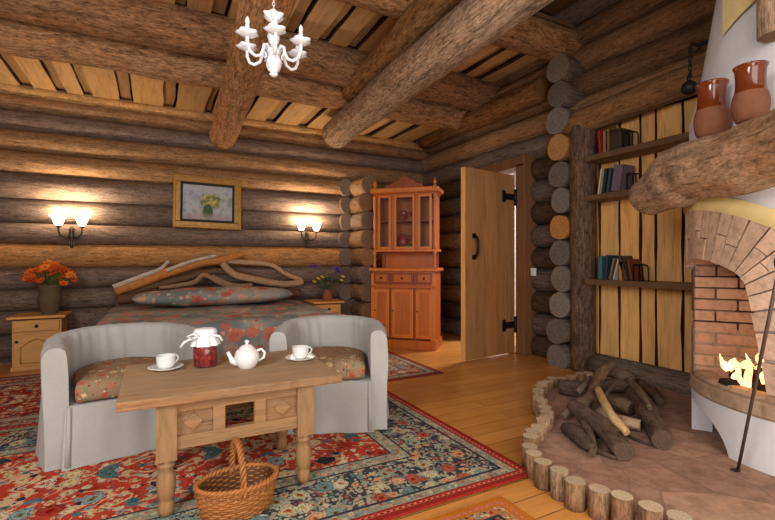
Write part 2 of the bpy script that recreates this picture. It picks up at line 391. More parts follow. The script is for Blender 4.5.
# colours for logs
GREY=lin((124,104,92)); GREY2=lin((110,93,83)); ORG=lin((184,132,82)); TAN=lin((154,118,84)); BRN=lin((128,96,68)); DRK=lin((88,66,48)); PALE=lin((206,160,104))
def log(mb,p0,p1,r,sd,col,m=0,capm=1,capcol=None,wob=.012,rn=.06,step=.16,seg=16,flat=1.0,bend=0.0,cap=(True,True)):
    p0=Vector(p0); p1=Vector(p1); d=p1-p0; L=d.length; n=max(2,int(L/step)); t=d.normalized()
    a=t.cross(Vector((0,0,1))) if abs(t.z)<.9 else t.cross(Vector((1,0,0))); a.normalize(); b2=a.cross(t)
    path=[];R=[]
    for i in range(n+1):
        s=i/n*L; w=a*wob*n1(s*.9+sd,sd)+b2*(wob*n1(s*.9,sd+9)+bend*math.sin(PI*i/n))
        path.append(p0+t*s+w); q=1+rn*n1(s*.7+sd*3,3.3); R.append((r[0]*q,r[1]*q) if isinstance(r,tuple) else (r*q,r*q*flat))
    def rf(s,an,i): return 1+rn*.9*n1(math.cos(an)*1.2+sd,math.sin(an)*1.2,s*1.6)+rn*.5*n1(math.cos(an)*3+sd,math.sin(an)*3,s*4)
    mb.tube(path,R,seg,m,col,cap,capm,capcol or tuple(c*1.1 for c in col),rf)
LM=[M['log'],M['end'],M['dark']]
BM=[M['bark'],M['end']]

# ================================================================== ROOM SHELL
fl=MB(); fl.grid(lambda u,v:(-2.2+8.2*u,-1.2+7.4*v,0),4,4,sm=False)
struct(fl.build('floor',M['floor']))
# back wall
bz=[.03,.28,.52,.74,.97,1.22,1.44,1.69,1.95,2.18,2.40,2.60,2.76]
bc=[GREY2,GREY,GREY,GREY,ORG,GREY,GREY2,GREY,TAN,TAN,GREY,TAN]
mb=MB()
for i in range(12):
    z=(bz[i]+bz[i+1])/2; hz=(bz[i+1]-bz[i])/2*1.06
    log(mb,(-2.1,5.87,z),(4.0,5.87,z),(hz,.13),i*3.7,bc[i],wob=.008,rn=.05,seg=18)
log(mb,(-2.1,5.85,2.80),(4.0,5.85,2.80),(.07,.12),551,PALE)
mb.box((1,5.95,1.4),(6.3,.1,2.9),2)
mb.box((1,5.95,3.3),(6.3,.1,.9),2)
log(mb,(-2.1,5.87,.0),(4,5.87,.0),(.05,.13),77,GREY2)
struct(mb.build('wall_back',LM))
# left wall
mb=MB()
for i in range(13):
    z=.12+.24*i; log(mb,(-2.0,-.4,z),(-2.0,6.1,z),(.127,.13),i*2.3+50,[GREY,BRN,TAN][i%3],seg=12,step=.4)
struct(mb.build('wall_left',LM))
# right wall: logs with the doorway, and all the logs above the shelves
mb=MB(); rz=[.09+.245*i for i in range(15)]
for i,z in enumerate(rz):
    col=[GREY2,DRK,BRN,GREY2,BRN,TAN,BRN][i%7]
    if i==10: col=TAN
    if i==9: col=GREY
    if z<2.15:
        log(mb,(3.8,3.0,z),(3.8,3.66,z),(.127,.13),i*5.1+9,GREY2 if i%2 else DRK,seg=14)
        log(mb,(3.8,4.6,z),(3.8,6.0,z),(.127,.13),i*5.3+19,col,seg=14)
    else:
        log(mb,(3.8,-.6 if z>2.4 else 2.9,z),(3.8,6.0,z),(.127,.16),i*5.3+19,col,seg=18)
mb.box((3.94,2.4,3.0),(.06,7.2,1.4),2)
mb.box((3.94,3.33,1.2),(.06,.7,2.4),2); mb.box((3.94,5.35,1.2),(.06,1.5,2.4),2)
mb.box((3.94,1.1,1.2),(.06,3.7,2.4),2)
struct(mb.build('wall_right',LM))
# cross wall with projecting log ends beside the doorway
mb=MB()
for k in range(12):
    z=.09+.258*k; x=3.52+rnd.uniform(-.05,.03)
    cc={5:lin((196,136,78)),8:lin((190,140,88))}.get(k,[lin((134,120,110)),lin((120,106,98)),lin((146,132,120))][k%3])
    sidec=lin((150,98,56)) if k in(5,8) else GREY2
    log(mb,(x,3.05+rnd.uniform(-.015,.015),z),(4.25,3.05,z),(.128,.125+.006*(k%2)),k*7.7+3,sidec,capcol=cc,rn=.09,seg=20,step=.1)
struct(mb.build('wall_cross',LM))
# short log ends left of the cabinet
mb=MB()
for k in range(9):
    z=.12+.243*k; log(mb,(2.52+rnd.uniform(-.02,.02),5.32+rnd.uniform(-.03,.03),z),(2.52,5.95,z),(.122,.115),k*3.3+401,[GREY,BRN,TAN][k%3],capcol=[GREY,lin((150,108,72)),lin((138,108,84))][k%3],rn=.08,seg=18,step=.1)
    log(mb,(2.36,5.7,z),(2.36,5.95,z),(.118,.10),k*3.3+421,[GREY,GREY2][k%2],rn=.08,seg=14,step=.1)
struct(mb.build('wall_stub',LM))
# ceiling boards
def boards(mb,x0,x1,y0,y1,z,sd):
    r=random.Random(sd); x=x0
    def slab(xa,xb,zz,col):
        def edge(x,y,k): return x+.018*n1(y*2.2+x*3,k)
        n=8; ya,yb=y0,y1
        pts=[(edge(xa,ya+(yb-ya)*i/n,1),ya+(yb-ya)*i/n) for i in range(n+1)]+[(edge(xb,yb-(yb-ya)*i/n,2),yb-(yb-ya)*i/n) for i in range(n+1)]
        mb.prism(pts[::-1] if False else pts,zz,zz+.035,0,col,sidecol=lin((82,52,30)))
    while x<x1:
        w=r.choice([.14,.2,.24,.28])*r.uniform(.9,1.1); g=r.uniform(.08,.14)
        b=r.uniform(.9,1.12); slab(x,x+w,z,tuple(c*b for c in lin((206,164,112))))
        b=r.uniform(.75,.95); slab(x+w+.005,x+w+g*.85,z+.04,tuple(c*b for c in lin((186,142,94))))
        x+=w+g
mb=MB()
boards(mb,-2.0,3.75,4.6,5.86,2.83,3)
boards(mb,-2.0,3.7,3.1,4.2,3.22,5)
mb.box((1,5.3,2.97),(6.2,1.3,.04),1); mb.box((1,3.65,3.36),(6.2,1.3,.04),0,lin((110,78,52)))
for i in range(18):
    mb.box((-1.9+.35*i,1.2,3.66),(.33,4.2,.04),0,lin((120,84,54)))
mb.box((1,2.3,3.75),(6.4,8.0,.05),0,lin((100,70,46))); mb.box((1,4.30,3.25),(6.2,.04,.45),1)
struct(mb.build('ceiling',[M['board'],M['dark']]))
# beams
def beam(label,p0,p1,r,sd,col,mats=BM,rn=.07,wob=.03,**k):
    mb=MB(); log(mb,p0,p1,r,sd,col,rn=rn,wob=wob,seg=20,**k); o=mb.build('ceiling_beam',mats); struct(o,label); return o
beam('thick rough brown log beam crossing the room just before the back wall boards',(-2.1,4.68,2.935),(3.85,4.68,2.935),.18,11,lin((176,132,94)))
beam('dark log beam running across the room above the lowest cross beam',(-2.1,4.30,3.09),(3.85,4.30,3.09),.19,21,lin((154,114,82)))
beam('log beam crossing the ceiling nearest the camera at the top edge',(-2.1,3.1,3.2),(3.85,3.1,3.2),.17,31,lin((166,124,86)))
dA=PY(224,139,5.8); 
beam('log beam running to the back wall above the hanging chandelier',(.74,5.8,2.57),(.50,.9,2.60),.15,41,lin((184,136,92)),BM)
beam('long pale grey log beam slanting across the ceiling towards the upper right',(2.0,5.2,2.62),(1.80,.7,2.62),.168,51,lin((176,148,122)),BM,rn=.09)
beam('rough brown log lying on top of the long pale grey beam',(1.94,4.5,2.93),(1.78,.7,2.96),.14,61,lin((166,124,82)))
beam('short rough log along the right wall above the doorway',(3.58,3.3,2.83),(3.58,5.6,2.83),.12,64,lin((140,98,60)))
# posts, lintel and boards of the shelf alcove
mb=MB(); log(mb,(3.6,2.84,0),(3.6,2.84,2.4),.115,71,lin((112,88,70)),rn=.08,seg=18); struct(mb.build('trim_1',BM),'rough bark log post at the left of the shelf alcove')
mb=MB(); log(mb,(3.6,3.0,2.36),(3.6,.2,2.36),.125,75,lin((140,104,70)),rn=.08,bend=.06,wob=.02); struct(mb.build('trim_2',LM),'log lintel over the shelf alcove')
mb=MB()
for y,w in ((3.64,.14),(4.62,.12)): mb.box((3.68,y,1.06),(.2,w,2.12),0,lin((120,84,56)))
mb.box((3.68,4.13,2.15),(.2,1.1,.12),0,lin((120,84,56)))
mb.box((3.7,4.13,.012),(.3,.86,.024),0,lin((150,104,62)))
struct(mb.build('trim_3',[M['boardv']],bevel=.008),'plank door frame')
mb=MB(); r=random.Random(5); y=2.95
while y>.2:
    w=r.uniform(.13,.22); b=r.uniform(.88,1.1); nn=14
    ys=[(y-.012+.012*n1(i*.45,y*5,1),2.32*i/nn) for i in range(nn+1)]; ye=[(y-w+.012+.014*n1(i*.5,y*5,7),2.32*i/nn) for i in range(nn+1)]
    a=mb.add([(3.735,p[0],p[1]) for p in ys]); c2=mb.add([(3.735,p[0],p[1]) for p in ye]); a3=mb.add([(3.78,p[0]+.004,p[1]) for p in ys]); c3=mb.add([(3.78,p[0]-.004,p[1]) for p in ye])
    for i in range(nn):
        cc=tuple(q*b for q in lin((234,182,112))); ed=lin((92,58,32))
        mb.face([a+i,a+i+1,c2+i+1,c2+i],m=0,c=cc); mb.face([a3+i,a3+i+1,a+i+1,a+i],m=0,c=ed); mb.face([c2+i,c2+i+1,c3+i+1,c3+i],m=0,c=ed)
    y-=w
mb.box((3.8,1.55,1.15),(.02,2.9,2.3),0,lin((92,60,36)))
struct(mb.build('wall_boards',[M['boardv'],M['dark']]),'vertical honey-coloured boards at the back of the alcove')
mb=MB(); log(mb,(3.6,2.7,.09),(3.6,1.55,.09),(.1,.11),83,lin((120,104,92)),rn=.08); struct(mb.build('baseboard_right',LM),'grey log along the foot of the alcove boards')
# hall behind the doorway
mb=MB(); mb.box((5.4,4.2,1.3),(.1,2.6,2.6),0); mb.box((4.72,5.4,1.3),(1.4,.1,2.6),0); mb.box((4.75,3.4,1.3),(1.3,.08,2.6),0); mb.box((4.72,4.3,2.6),(1.4,2.4,.08),0)
struct(mb.build('wall_hall',M['plaster']))

# ================================================================== DOOR
hx,hy=3.57,3.74; ang=math.atan2(3.63-hy,2.78-hx)
mb=MB(); W=.79
for i in range(5):
    b=[1,.92,1.04,.95,1.0][i]; mb.box((W*(i+.5)/5,0,1.0),(W/5-.003,.055,1.98),0,tuple(q*b for q in lin((160,114,70))))
mb.box((W-.003,0,1.0),(.012,.057,1.98),0,lin((214,160,96)))
door=mb.build('door_1',M['boardv'],loc=(hx,hy,.01),rz=ang,bevel=.003); struct(door,'open plank door with black iron handle and hinges')
mb=MB(); pts=[(.0,0,-.11),(0,.035,-.10),(0,.055,-.06),(0,.058,0),(0,.055,.06),(0,.035,.10),(0,0,.11)]
mb.tube(pts,.014,8,cap=(True,True)); mb.box((0,.004,.11),(.05,.01,.05)); mb.box((0,.004,-.11),(.05,.01,.05))
tag(mb.build('door_handle',M['iron'],door,loc=(W-.13,.03,1.18)),'black iron pull handle')
for z in (.32,1.74):
    mb=MB(); mb.box((.09,.03,0),(.2,.012,.07)); mb.box((.19,.03,0),(.05,.012,.13)); mb.tube([(0,.035,-.09),(0,.035,.09)],.02,8); mb.box((-.03,.03,0),(.06,.014,.15))
    tag(mb.build('hinge',M['iron'],door,loc=(0,0,z)),'black iron hinge')
mb=MB(); mb.box((0,0,0),(.012,.075,.085)); sw=mb.build('light_switch',M['china'],bevel=.004); p=PX(533.5,272,3.655); sw.location=p; tag(sw,'small white light switch on the logs right of the open door','switch')
mb=MB(); mb.box((0,0,0),(.012,.03,.045)); mb.build('rocker',M['china'],sw,loc=(-.008,0,0))

# ================================================================== RUGS
def rug(name,label,x0,x1,y0,y1,mat,z,t=.012):
    cx,cy=(x0+x1)/2,(y0+y1)/2; mb=MB()
    mb.box((0,0,t/2),(x1-x0,y1-y0,t)); o=mb.build(name,mat,loc=(cx,cy,z)); tag(o,label,'rug'); return o
PALF=[(222,204,170),(84,122,128),(56,60,72),(214,190,146),(140,166,160),(170,62,48),(228,202,170),(206,168,120)]
PALB=[(206,196,164),(132,154,142),(178,96,78),(160,168,146),(186,180,150),(212,162,124),(110,138,136),(200,186,150)]
rug('area_rug','large red and navy floral oriental rug under the coffee table',-1.55,1.62,1.555,3.50,rugmat('rug_red',1.585,.9725,(184,66,48),PALF,(66,66,70),PALB,(150,44,36),(150,140,118)),.0125,.010)
rug('area_rug','red oriental rug lying behind the armchairs in front of the bed',-1.85,2.36,3.36,5.05,rugmat('rug_far',2.105,.845,(172,56,44),PALF,(150,60,50),PALB,(120,50,50),(176,150,130),1.0,.16),.0005,.010)
rug('area_rug','small floral rug corner at the bottom edge of the photo',-.2,1.35,-.2,1.49,rugmat('rug_small',.775,.845,(190,120,74),PALF,(170,112,74),PALF,(196,112,40),(184,120,72),1.3,.2),.0005,.010)

# ================================================================== COFFEE TABLE
T=thing('coffee_table','rustic plank coffee table with turned legs standing on the rug','table',(.325,2.27,.024))
mb=MB(); L_,D_=.91,.68
nx=40
top=[];
def edge_y(x,s): return s*(D_/2)+.014*n1(x*6,s*3)+.007*n1(x*22,s*7)
poly=[(-L_/2+L_*i/nx,edge_y(-L_/2+L_*i/nx,-1)) for i in range(nx+1)]+[(L_/2-L_*i/nx,edge_y(L_/2-L_*i/nx,1)) for i in range(nx+1)]
mb.prism(poly,.452,.49,0,lin((166,134,102)),sidecol=lin((142,106,72)))
mb.build('tabletop',M['oldwood'],T,bevel=.006)
legx,legy,legc=.285,.20,-.075
mb=MB(); wc=lin((146,110,74))
for s in(-1,1):
    y=legc+s*(legy+.005)
    mb.box((0,y,.43),(.60,.03,.045),0,wc); mb.box((0,y,.285),(.60,.035,.055),0,wc)
    for x in(-.18,-.085,.085,.18):
        pass
    for x in(-.085,.085): mb.box((x,y,.36),(.05,.03,.11),0,wc)
    for x in(-.185,.185): mb.box((x,y+.004,.36),(.16,.014,.11),0,tuple(q*.82 for q in wc))
for s in(-1,1):
    mb.box((s*legx,legc,.43),(.03,.36,.045),0,wc); mb.box((s*legx,legc,.285),(.035,.36,.055),0,wc); mb.box((s*legx,legc,.36),(.014,.36,.11),0,tuple(q*.82 for q in wc))
ap=mb.build('apron',M['oldwood'],T,bevel=.004)
for x in(-.185,.185):
    mb=MB(); mb.box((0,0,0),(.055,.012,.055),0,tuple(q*.95 for q in wc),M=Matrix.Rotation(PI/4,3,'Y')); mb.build('carved_diamond',M['oldwood'],ap,loc=(x,legc-legy-.01,.36),bevel=.003)
prof=[(.0,0),(.026,0),(.03,.02),(.03,.05),(.024,.06),(.03,.068),(.034,.09),(.037,.13),(.033,.165),(.024,.185),(.034,.195),(.034,.205),(.026,.212),(.036,.225),(.0,.225)]
for sx in(-1,1):
    for sy in(-1,1):
        mb=MB(); mb.lathe(prof,20,col=wc); mb.box((0,0,.338),(.075,.075,.23),0,wc)
        mb.build('leg',M['oldwoodv'],T,loc=(sx*legx,legc+sy*legy,0))
TZ=.514
# china on the table
def saucer_cup(p,rz,l1,l2):
    mb=MB(); mb.lathe([(0,.004),(.035,.004),(.04,0),(.045,.004),(.078,.016),(.08,.018),(.078,.0195),(.045,.009),(0,.009)],32)
    o=mb.build('saucer',M['china'],loc=p); tag(o,l1,'saucer')
    q=Vector(p)+Vector((0,0,.0095))
    t=thing('teacup',l2,'cup',q,rz)
    mb=MB(); mb.lathe([(0,.003),(.026,.003),(.028,0),(.031,.003),(.038,.012),(.042,.03),(.044,.058),(.0455,.062),(.043,.061),(.04,.03),(.034,.012),(0,.009)],28); mb.build('cup_body',M['china'],t)
    mb=MB(); mb.tube([(.040,0,.05),(.058,0,.052),(.068,0,.04),(.064,0,.026),(.05,0,.017),(.037,0,.016)],.005,8); mb.build('handle',M['china'],t)
saucer_cup((.047,2.41,TZ),.6,'white china saucer at the left end of the coffee table','white china teacup on the left saucer nearest the jam jar')
saucer_cup((.69,2.31,TZ),.2,'white china saucer at the right end of the coffee table','white china teacup on the right saucer beyond the teapot')
J=thing('jam_jar','glass jar of red jam with a white cloth cover','jar',(.225,2.40,TZ))
mb=MB(); mb.lathe([(0,0),(.054,0),(.06,.008),(.06,.12),(.05,.135),(.044,.14)],28); mb.build('jar_glass',M['glass'],J)
mb=MB(); mb.lathe([(0,.004),(.05,.004),(.056,.012),(.056,.118),(.046,.132),(.0,.132)],28); mb.build('jam',M['jam'],J)
mb=MB(); mb.lathe([(.066,.108),(.064,.12),(.056,.14),(.048,.158),(.05,.164),(.056,.172),(.05,.188),(.03,.192),(0,.193)],40,rf=lambda a,z:1+(.13 if z<.15 else .03)*math.sin(a*9+z*20)*(1 if z<.185 else .2)); mb.build('cloth_cover',M['white_cloth'],J)
mb=MB(); mb.tube([(.051*math.cos(a*PI/8),.051*math.sin(a*PI/8),.16) for a in range(16)],.004,6,close=True)
mb.tube([(-.03,-.04,.16),(-.07,-.045,.15),(-.1,-.04,.135),(-.115,-.03,.11)],.006,6); mb.tube([(.03,-.04,.16),(.06,-.05,.155),(.075,-.05,.13)],.006,6)
mb.tube([(-.03,-.04,.16),(-.06,-.055,.175),(-.085,-.05,.165),(-.06,-.05,.15)],.006,6)
tag(mb.build('ribbon',M['white_cloth'],J),'silvery ribbon')
P_=thing('teapot','round white china teapot between the jam jar and right teacup','teapot',(.405,2.27,TZ),-.1)
mb=MB(); mb.lathe([(0,0),(.036,0),(.038,.004),(.046,.012),(.057,.035),(.06,.055),(.055,.078),(.044,.092),(.034,.097)],32); mb.build('body',M['china'],P_)
mb=MB(); mb.lathe([(.038,.095),(.036,.1),(.026,.11),(.012,.116),(.006,.118),(.006,.122),(.012,.128),(.012,.134),(0,.139)],24); mb.build('lid',M['china'],P_)
mb=MB(); mb.tube([(-.045,0,.025),(-.07,0,.04),(-.08,0,.065),(-.09,0,.085)],[.017,.014,.010,.008],12); mb.build('spout',M['china'],P_)
mb=MB(); mb.tube([(.045,0,.08),(.07,0,.088),(.086,0,.07),(.082,0,.045),(.055,0,.03)],.007,8); mb.build('handle',M['china'],P_)

# ================================================================== BASKET
B=thing('wicker_basket','oval brown wicker basket with arched handle under the coffee table','basket',(.300,1.89,.024),.06); B.scale=(.96,.96,.96)
def oval(a,k,sc=1.0): return Vector((.165*sc*k*math.cos(a),.112*sc*k*math.sin(a),0))
mb=MB(); wk=lin((158,100,50)); rows=12
def taper(z): return .84+.16*min(1,z/.13)
mb.grid(lambda u,v: oval(2*PI*u,taper(v*.13)*.955)+Vector((0,0,.004+v*.128)),40,4,0,lin((92,54,26)),closeu=True)
mb.face([mb.add([oval(2*PI*k/24,.8)+Vector((0,0,.01)) for k in range(24)])+k for k in range(24)],c=lin((110,66,32)))
ns=34
for r_ in range(rows):
    z=.008+r_*.0102; n=ns*3
    mb.tube([oval(2*PI*k/n,taper(z)*(1+.028*math.sin(ns/2*2*PI*k/n+PI*(r_%2))))+Vector((0,0,z)) for k in range(n)],.0058,5,0,shade(wk,.75,1.15),close=True)
for k in range(ns):
    a=2*PI*(k+.5)/ns; mb.tube([oval(a,taper(0)*1.0)+Vector((0,0,.004)),oval(a,1.0)+Vector((0,0,.13))],.005,5,0,wk)
mb.build('woven_body',M['wicker'],B)
mb=MB()
for ph in(0,PI):
    n=120; mb.tube([oval(2*PI*k/n,1.0+.035*math.cos(24*2*PI*k/n+ph))+Vector((0,0,.133+.006*math.sin(24*2*PI*k/n+ph))) for k in range(n)],.0075,6,0,tuple(q*1.08 for q in wk),close=True)
mb.build('rim',M['wicker'],B)
mb=MB()
for ph in(0,2*PI/3,4*PI/3):
    pts=[]
    for i in range(60):
        t=i/59*PI; base=Vector((.0,-.112*math.cos(t),.10+.19*math.sin(t)**.8)); 
        nrm=Vector((0,-math.cos(t),math.sin(t))); a=i*.75+ph
        pts.append(base+nrm*.008*math.cos(a)+Vector((.009*math.sin(a),0,0)))
    mb.tube(pts,.0065,6,0,wk)
mb.build('handle',M['wicker'],B)

# ================================================================== ARMCHAIRS
def armchair(label,loc,rz,w,d,h,clabel,sd):
    A=thing('armchair',label,'armchair',loc,rz)
    hw=w/2; th=.095
    # centreline of the wrap-around back, from left front to right front
    def cl(s):
        # superellipse half-wrap
        Lp=d-hw; tot=2*Lp+PI*hw; q=s*tot
        if q<Lp: return Vector((-hw,-d/2+q,0)),Vector((-1,0,0)),q
        if q>Lp+PI*hw: qq=q-Lp-PI*hw; return Vector((hw,-d/2+Lp-qq,0)),Vector((1,0,0)),q
        a=PI-(q-Lp)/hw; return Vector((hw*math.cos(a),-d/2+Lp+hw*math.sin(a),0)),Vector((math.cos(a),math.sin(a),0)),q
    def sec(s):
        bk=math.sin(PI*s)**1.2; hh=h*(.965+.035*bk)
        fl=.03*min(1,7*min(s,1-s))
        # (offset outward, z) profile outer bottom -> top -> inner bottom
        return [(th/2+fl,0),(th/2+fl*.7,.12),(th/2+fl*.35,.25),(th/2+.004,.36),(th/2+.006,hh*.75),(th/2+.004,hh-.05),(th/2-.006,hh-.02),(th/2-.025,hh-.003),(0,hh),(-th/2+.025,hh-.003),(-th/2+.006,hh-.02),(-th/2,hh-.05),(-th/2-.004,hh*.75),(-th/2-.004,.36),(-th/2,.0)]
    nS=110; nP=len(sec(0))
    def fn(u,v):
        p,nm,q=cl(u); o,z=sec(u)[int(round(v*(nP-1)))]
        wr=.010*n1(q*8+sd,z*2.0)+.014*n1(q*20+sd+z*2.5,z*1.2+5)+.004*n1(q*50+sd,z*3)
        if z<.33 and v<.4: wr+=.012*math.sin(q*17+sd)*(1-z/.33)*.8*min(1,12*min(u,1-u))
        return p+nm*(o+wr)+Vector((0,0,max(0,z+.004*n1(q*6,sd))))
    mb=MB(); mb.grid(fn,nS,nP-1,0,flip=True)
    for u,fl in((0,False),(1,True)):
        ids=[mb.add([fn(u,j/(nP-1))])for j in range(nP)]
        mb.face(ids[::-1] if fl else ids,sm=False)
    sh=mb.build('slipcover_back',M['cover'],A)
    b=sh.modifiers.new('b','BEVEL'); b.width=.016; b.segments=3; b.limit_method='ANGLE'; b.angle_limit=math.radians(50)
    # skirt: front panel with folds under the seat
    iw=hw-th/2-.002
    mb=MB()
    def fk(u,v):
        x=-iw-.01+2*(iw+.01)*u; z=.30*(1-v); fold=.010*n1(x*12+sd,z*2)+.006*math.sin(x*30)*v
        return Vector((x*(1+.05*v),-d/2-.012-.02*v+fold,z))
    mb.grid(fk,36,8,0,flip=True); mb.build('skirt',M['cover'],A)
    for s in(-1,1):
        mb=MB(); mb.tube([(s*(iw-.005),-d/2-.020,.30),(s*(iw-.003),-d/2-.028,.15),(s*iw,-d/2-.036,.012)],[(.008,.004),(.010,.006),(.014,.007)],8); mb.build('corner_pleat',M['cover'],A)
    # seat deck
    def deck(n=16):
        pts=[]
        for i in range(n+1):
            p,nm,q=cl(i/n); pts.append((p-nm*(th/2-.005)).to_2d())
        return pts
    mb=MB(); mb.prism([tuple(p) for p in deck()][::-1],.05,.30); mb.build('seat',M['cover'],A)
    # cushion, loose
    mb=MB(); n=28
    outline=[]
    for i in range(41):
        p,nm,q=cl(i/40); outline.append(p-nm*(th/2+.034))
    f0,f1=outline[-1],outline[0]
    outline+= [f0.lerp(f1,k/12)+Vector((0,-.02*math.sin(PI*k/12),0)) for k in range(1,12)]
    cen=sum(outline,Vector())/len(outline); m_=len(outline)
    prof=[(0,-.055),(.85,-.055),(.97,-.048),(1.0,-.025),(1.005,0),(1.0,.022),(.96,.045),(.8,.058),(.5,.066),(0,.072)]
    mb.grid(lambda u,v: cen+(outline[int(round(u*m_))%m_]-cen)*prof[int(round(v*9))][0]+Vector((0,0,prof[int(round(v*9))][1]+.006*n1(u*9,v*4,sd))),m_,9,0,closeu=True)
    Mw=Matrix.Translation(Vector(loc))@Matrix.Rotation(rz,4,'Z')
    o=mb.build('seat_cushion',M['tapestry'],loc=Mw@Vector((0,0,.358)),rz=rz); tag(o,clabel,'cushion')
    return A
armchair('grey slipcovered barrel armchair left of and behind the coffee table',(-.15,3.03,.024),.17,.68,.64,.615,'floral tapestry seat cushion on the left grey armchair',1.3)
armchair('grey slipcovered barrel armchair at the right end of the coffee table',(1.045,2.785,.024),-.42,.60,.62,.62,'floral tapestry seat cushion on the right grey armchair',5.1)

# ================================================================== BED
bx0,bx1,by0,by1,bh=-.42,1.60,3.72,5.62,.545
BD=thing('bed','double bed with a headboard of twisted branches against the back wall','bed',((bx0+bx1)/2,by1,.012))
bw2=(bx1-bx0)/2
mb=MB(); mb.box((0,-.95,.16),(bw2*2-.1,1.8,.24),0,BRN)
for x in(-.8,.8):
    for y in(-.15,-1.75): mb.box((x,y,.025),(.1,.1,.05),0,BRN)
mb.build('bed_frame',M['oldwood'],BD,bevel=.01)
mb=MB(); mb.box((0,-.95,.37),(bw2*2-.14,1.78,.22)); mb.build('mattress',M['white_cloth'],BD,bevel=.05)
mb=MB(); mb.box((0,.045,.45),(1.95,.05,.5),0,DRK); mb.build('headboard_plank',M['oldwood'],BD,bevel=.01)
off=Vector(((bx0+bx1)/2,by1,0))
def br(pts,rs,col,Y=5.58,nm='branch',lab=None,nz=.16):
    W_=[PY(a,b_,Y)-off for a,b_ in pts]
    # smooth
    path=[];R=[]
    K=8
    for i in range(len(W_)-1):
        p0=W_[max(i-1,0)];p1=W_[i];p2=W_[i+1];p3=W_[min(i+2,len(W_)-1)]
        for k in range(K):
            t=k/K; path.append(.5*((2*p1)+(p2-p0)*t+(2*p0-5*p1+4*p2-p3)*t*t+(3*p1-p0-3*p2+p3)*t**3)); R.append(rs[i]+(rs[i+1]-rs[i])*t)
    path.append(W_[-1]); R.append(rs[-1]); sd=rnd.random()*50
    mb=MB(); mb.tube(path,R,12,0,col,capm=1,capcol=tuple(min(1,c*1.3) for c in col),rf=lambda s,a,i:1+nz*n1(math.cos(a)+sd,math.sin(a),s*6))
    o=mb.build(nm,[M['branch'],M['end']],BD)
    if lab:o['label']=lab
    return o
oc=lin((190,124,64)); wc2=lin((196,176,158)); dk=lin((110,78,54))
br([(115,292),(147,281),(169,273),(204,263),(222,261),(243,255)],[.055,.055,.055,.05,.045,.03],oc,5.56,'branch','thick orange peeled branch')
br([(113,288),(148,275),(160,270),(169,262)],[.025,.025,.02,.016],wc2,5.52,'branch','thin pale branch')
br([(166,272),(186,264),(205,259),(216,257)],[.022,.022,.02,.015],wc2,5.50)
br([(222,264),(235,276),(263,282),(284,285),(303,283)],[.04,.042,.042,.04,.036],lin((176,140,108)),5.53,'branch','mottled pale branch')
br([(224,262),(242,263),(271,266),(284,274),(301,281)],[.025,.03,.03,.026,.03],lin((186,150,116)),5.58)
br([(212,277),(231,286),(252,286)],[.026,.03,.024],lin((150,120,96)),5.5)
br([(159,289),(192,284),(204,276),(220,284),(236,290)],[.02,.028,.03,.03,.02],lin((150,118,92)),5.5)
br([(118,300),(160,295),(210,292),(260,292),(300,294)],[.06,.06,.06,.06,.05],dk,5.6)
br([(116,297),(150,288),(185,279),(215,272),(245,276),(275,284)],[.03,.04,.04,.035,.04,.03],dk,5.62)
# bedspread
mb=MB(); nu,nv=70,60; hwx=bw2+.02; Ly=by1-by0-.06; drop=bh-.05
def sp_(u,v):
    X=(u*2-1)*(hwx+drop); Yy=v*(Ly+drop)
    dx=max(0,abs(X)-hwx); dy=max(0,Yy-Ly); r=.05
    x=math.copysign(min(abs(X),hwx),X); y=-min(Yy,Ly)
    z=bh-max(dx,dy)
    cr=min(dx,dy)
    if dx>0: x+=math.copysign(.02*min(1,dx/.1)+.012*math.sin(Yy*14)*dx/drop,X)
    if dy>0: y-=.02*min(1,dy/.1)+.012*math.sin(X*13)*dy/drop
    # rounded shoulders
    e=min(hwx-abs(X),Ly-Yy)
    if 0<e<.08: z-=.035*(1-e/.08)**2
    if e<=0: z-=.035*max(0,1-max(dx,dy)/.1)
    z+=.008*n1(X*3,Yy*3)*(1 if e>0 else .2)
    return Vector((x,y-.03,max(.035,z)))
mb.grid(sp_,nu,nv,0)
o=mb.build('bedspread',M['spread'],loc=((bx0+bx1)/2,by1,0)); tag(o,'floral teal and coral bedspread draped over the bed','bedspread')
mb=MB()
def pil(u,v):
    a=2*PI*u; t=v*2-1; e=(1-abs(t)**4)**.35 if abs(t)<1 else 0
    e2=(1-abs(t)**3)**.55 if abs(t)<1 else 0; return Vector((t*.84,.25*e*math.cos(a)+.02*n1(t*3,a),.10+(.10*e2+.012*n1(t*4,3))*math.sin(a)))
mb.grid(pil,24,40,0,closeu=True)
o=mb.build('bolster_pillow',M['spread'],loc=(.62,5.20,bh+.006)); tag(o,'long floral bolster pillow lying below the branch headboard','pillow')

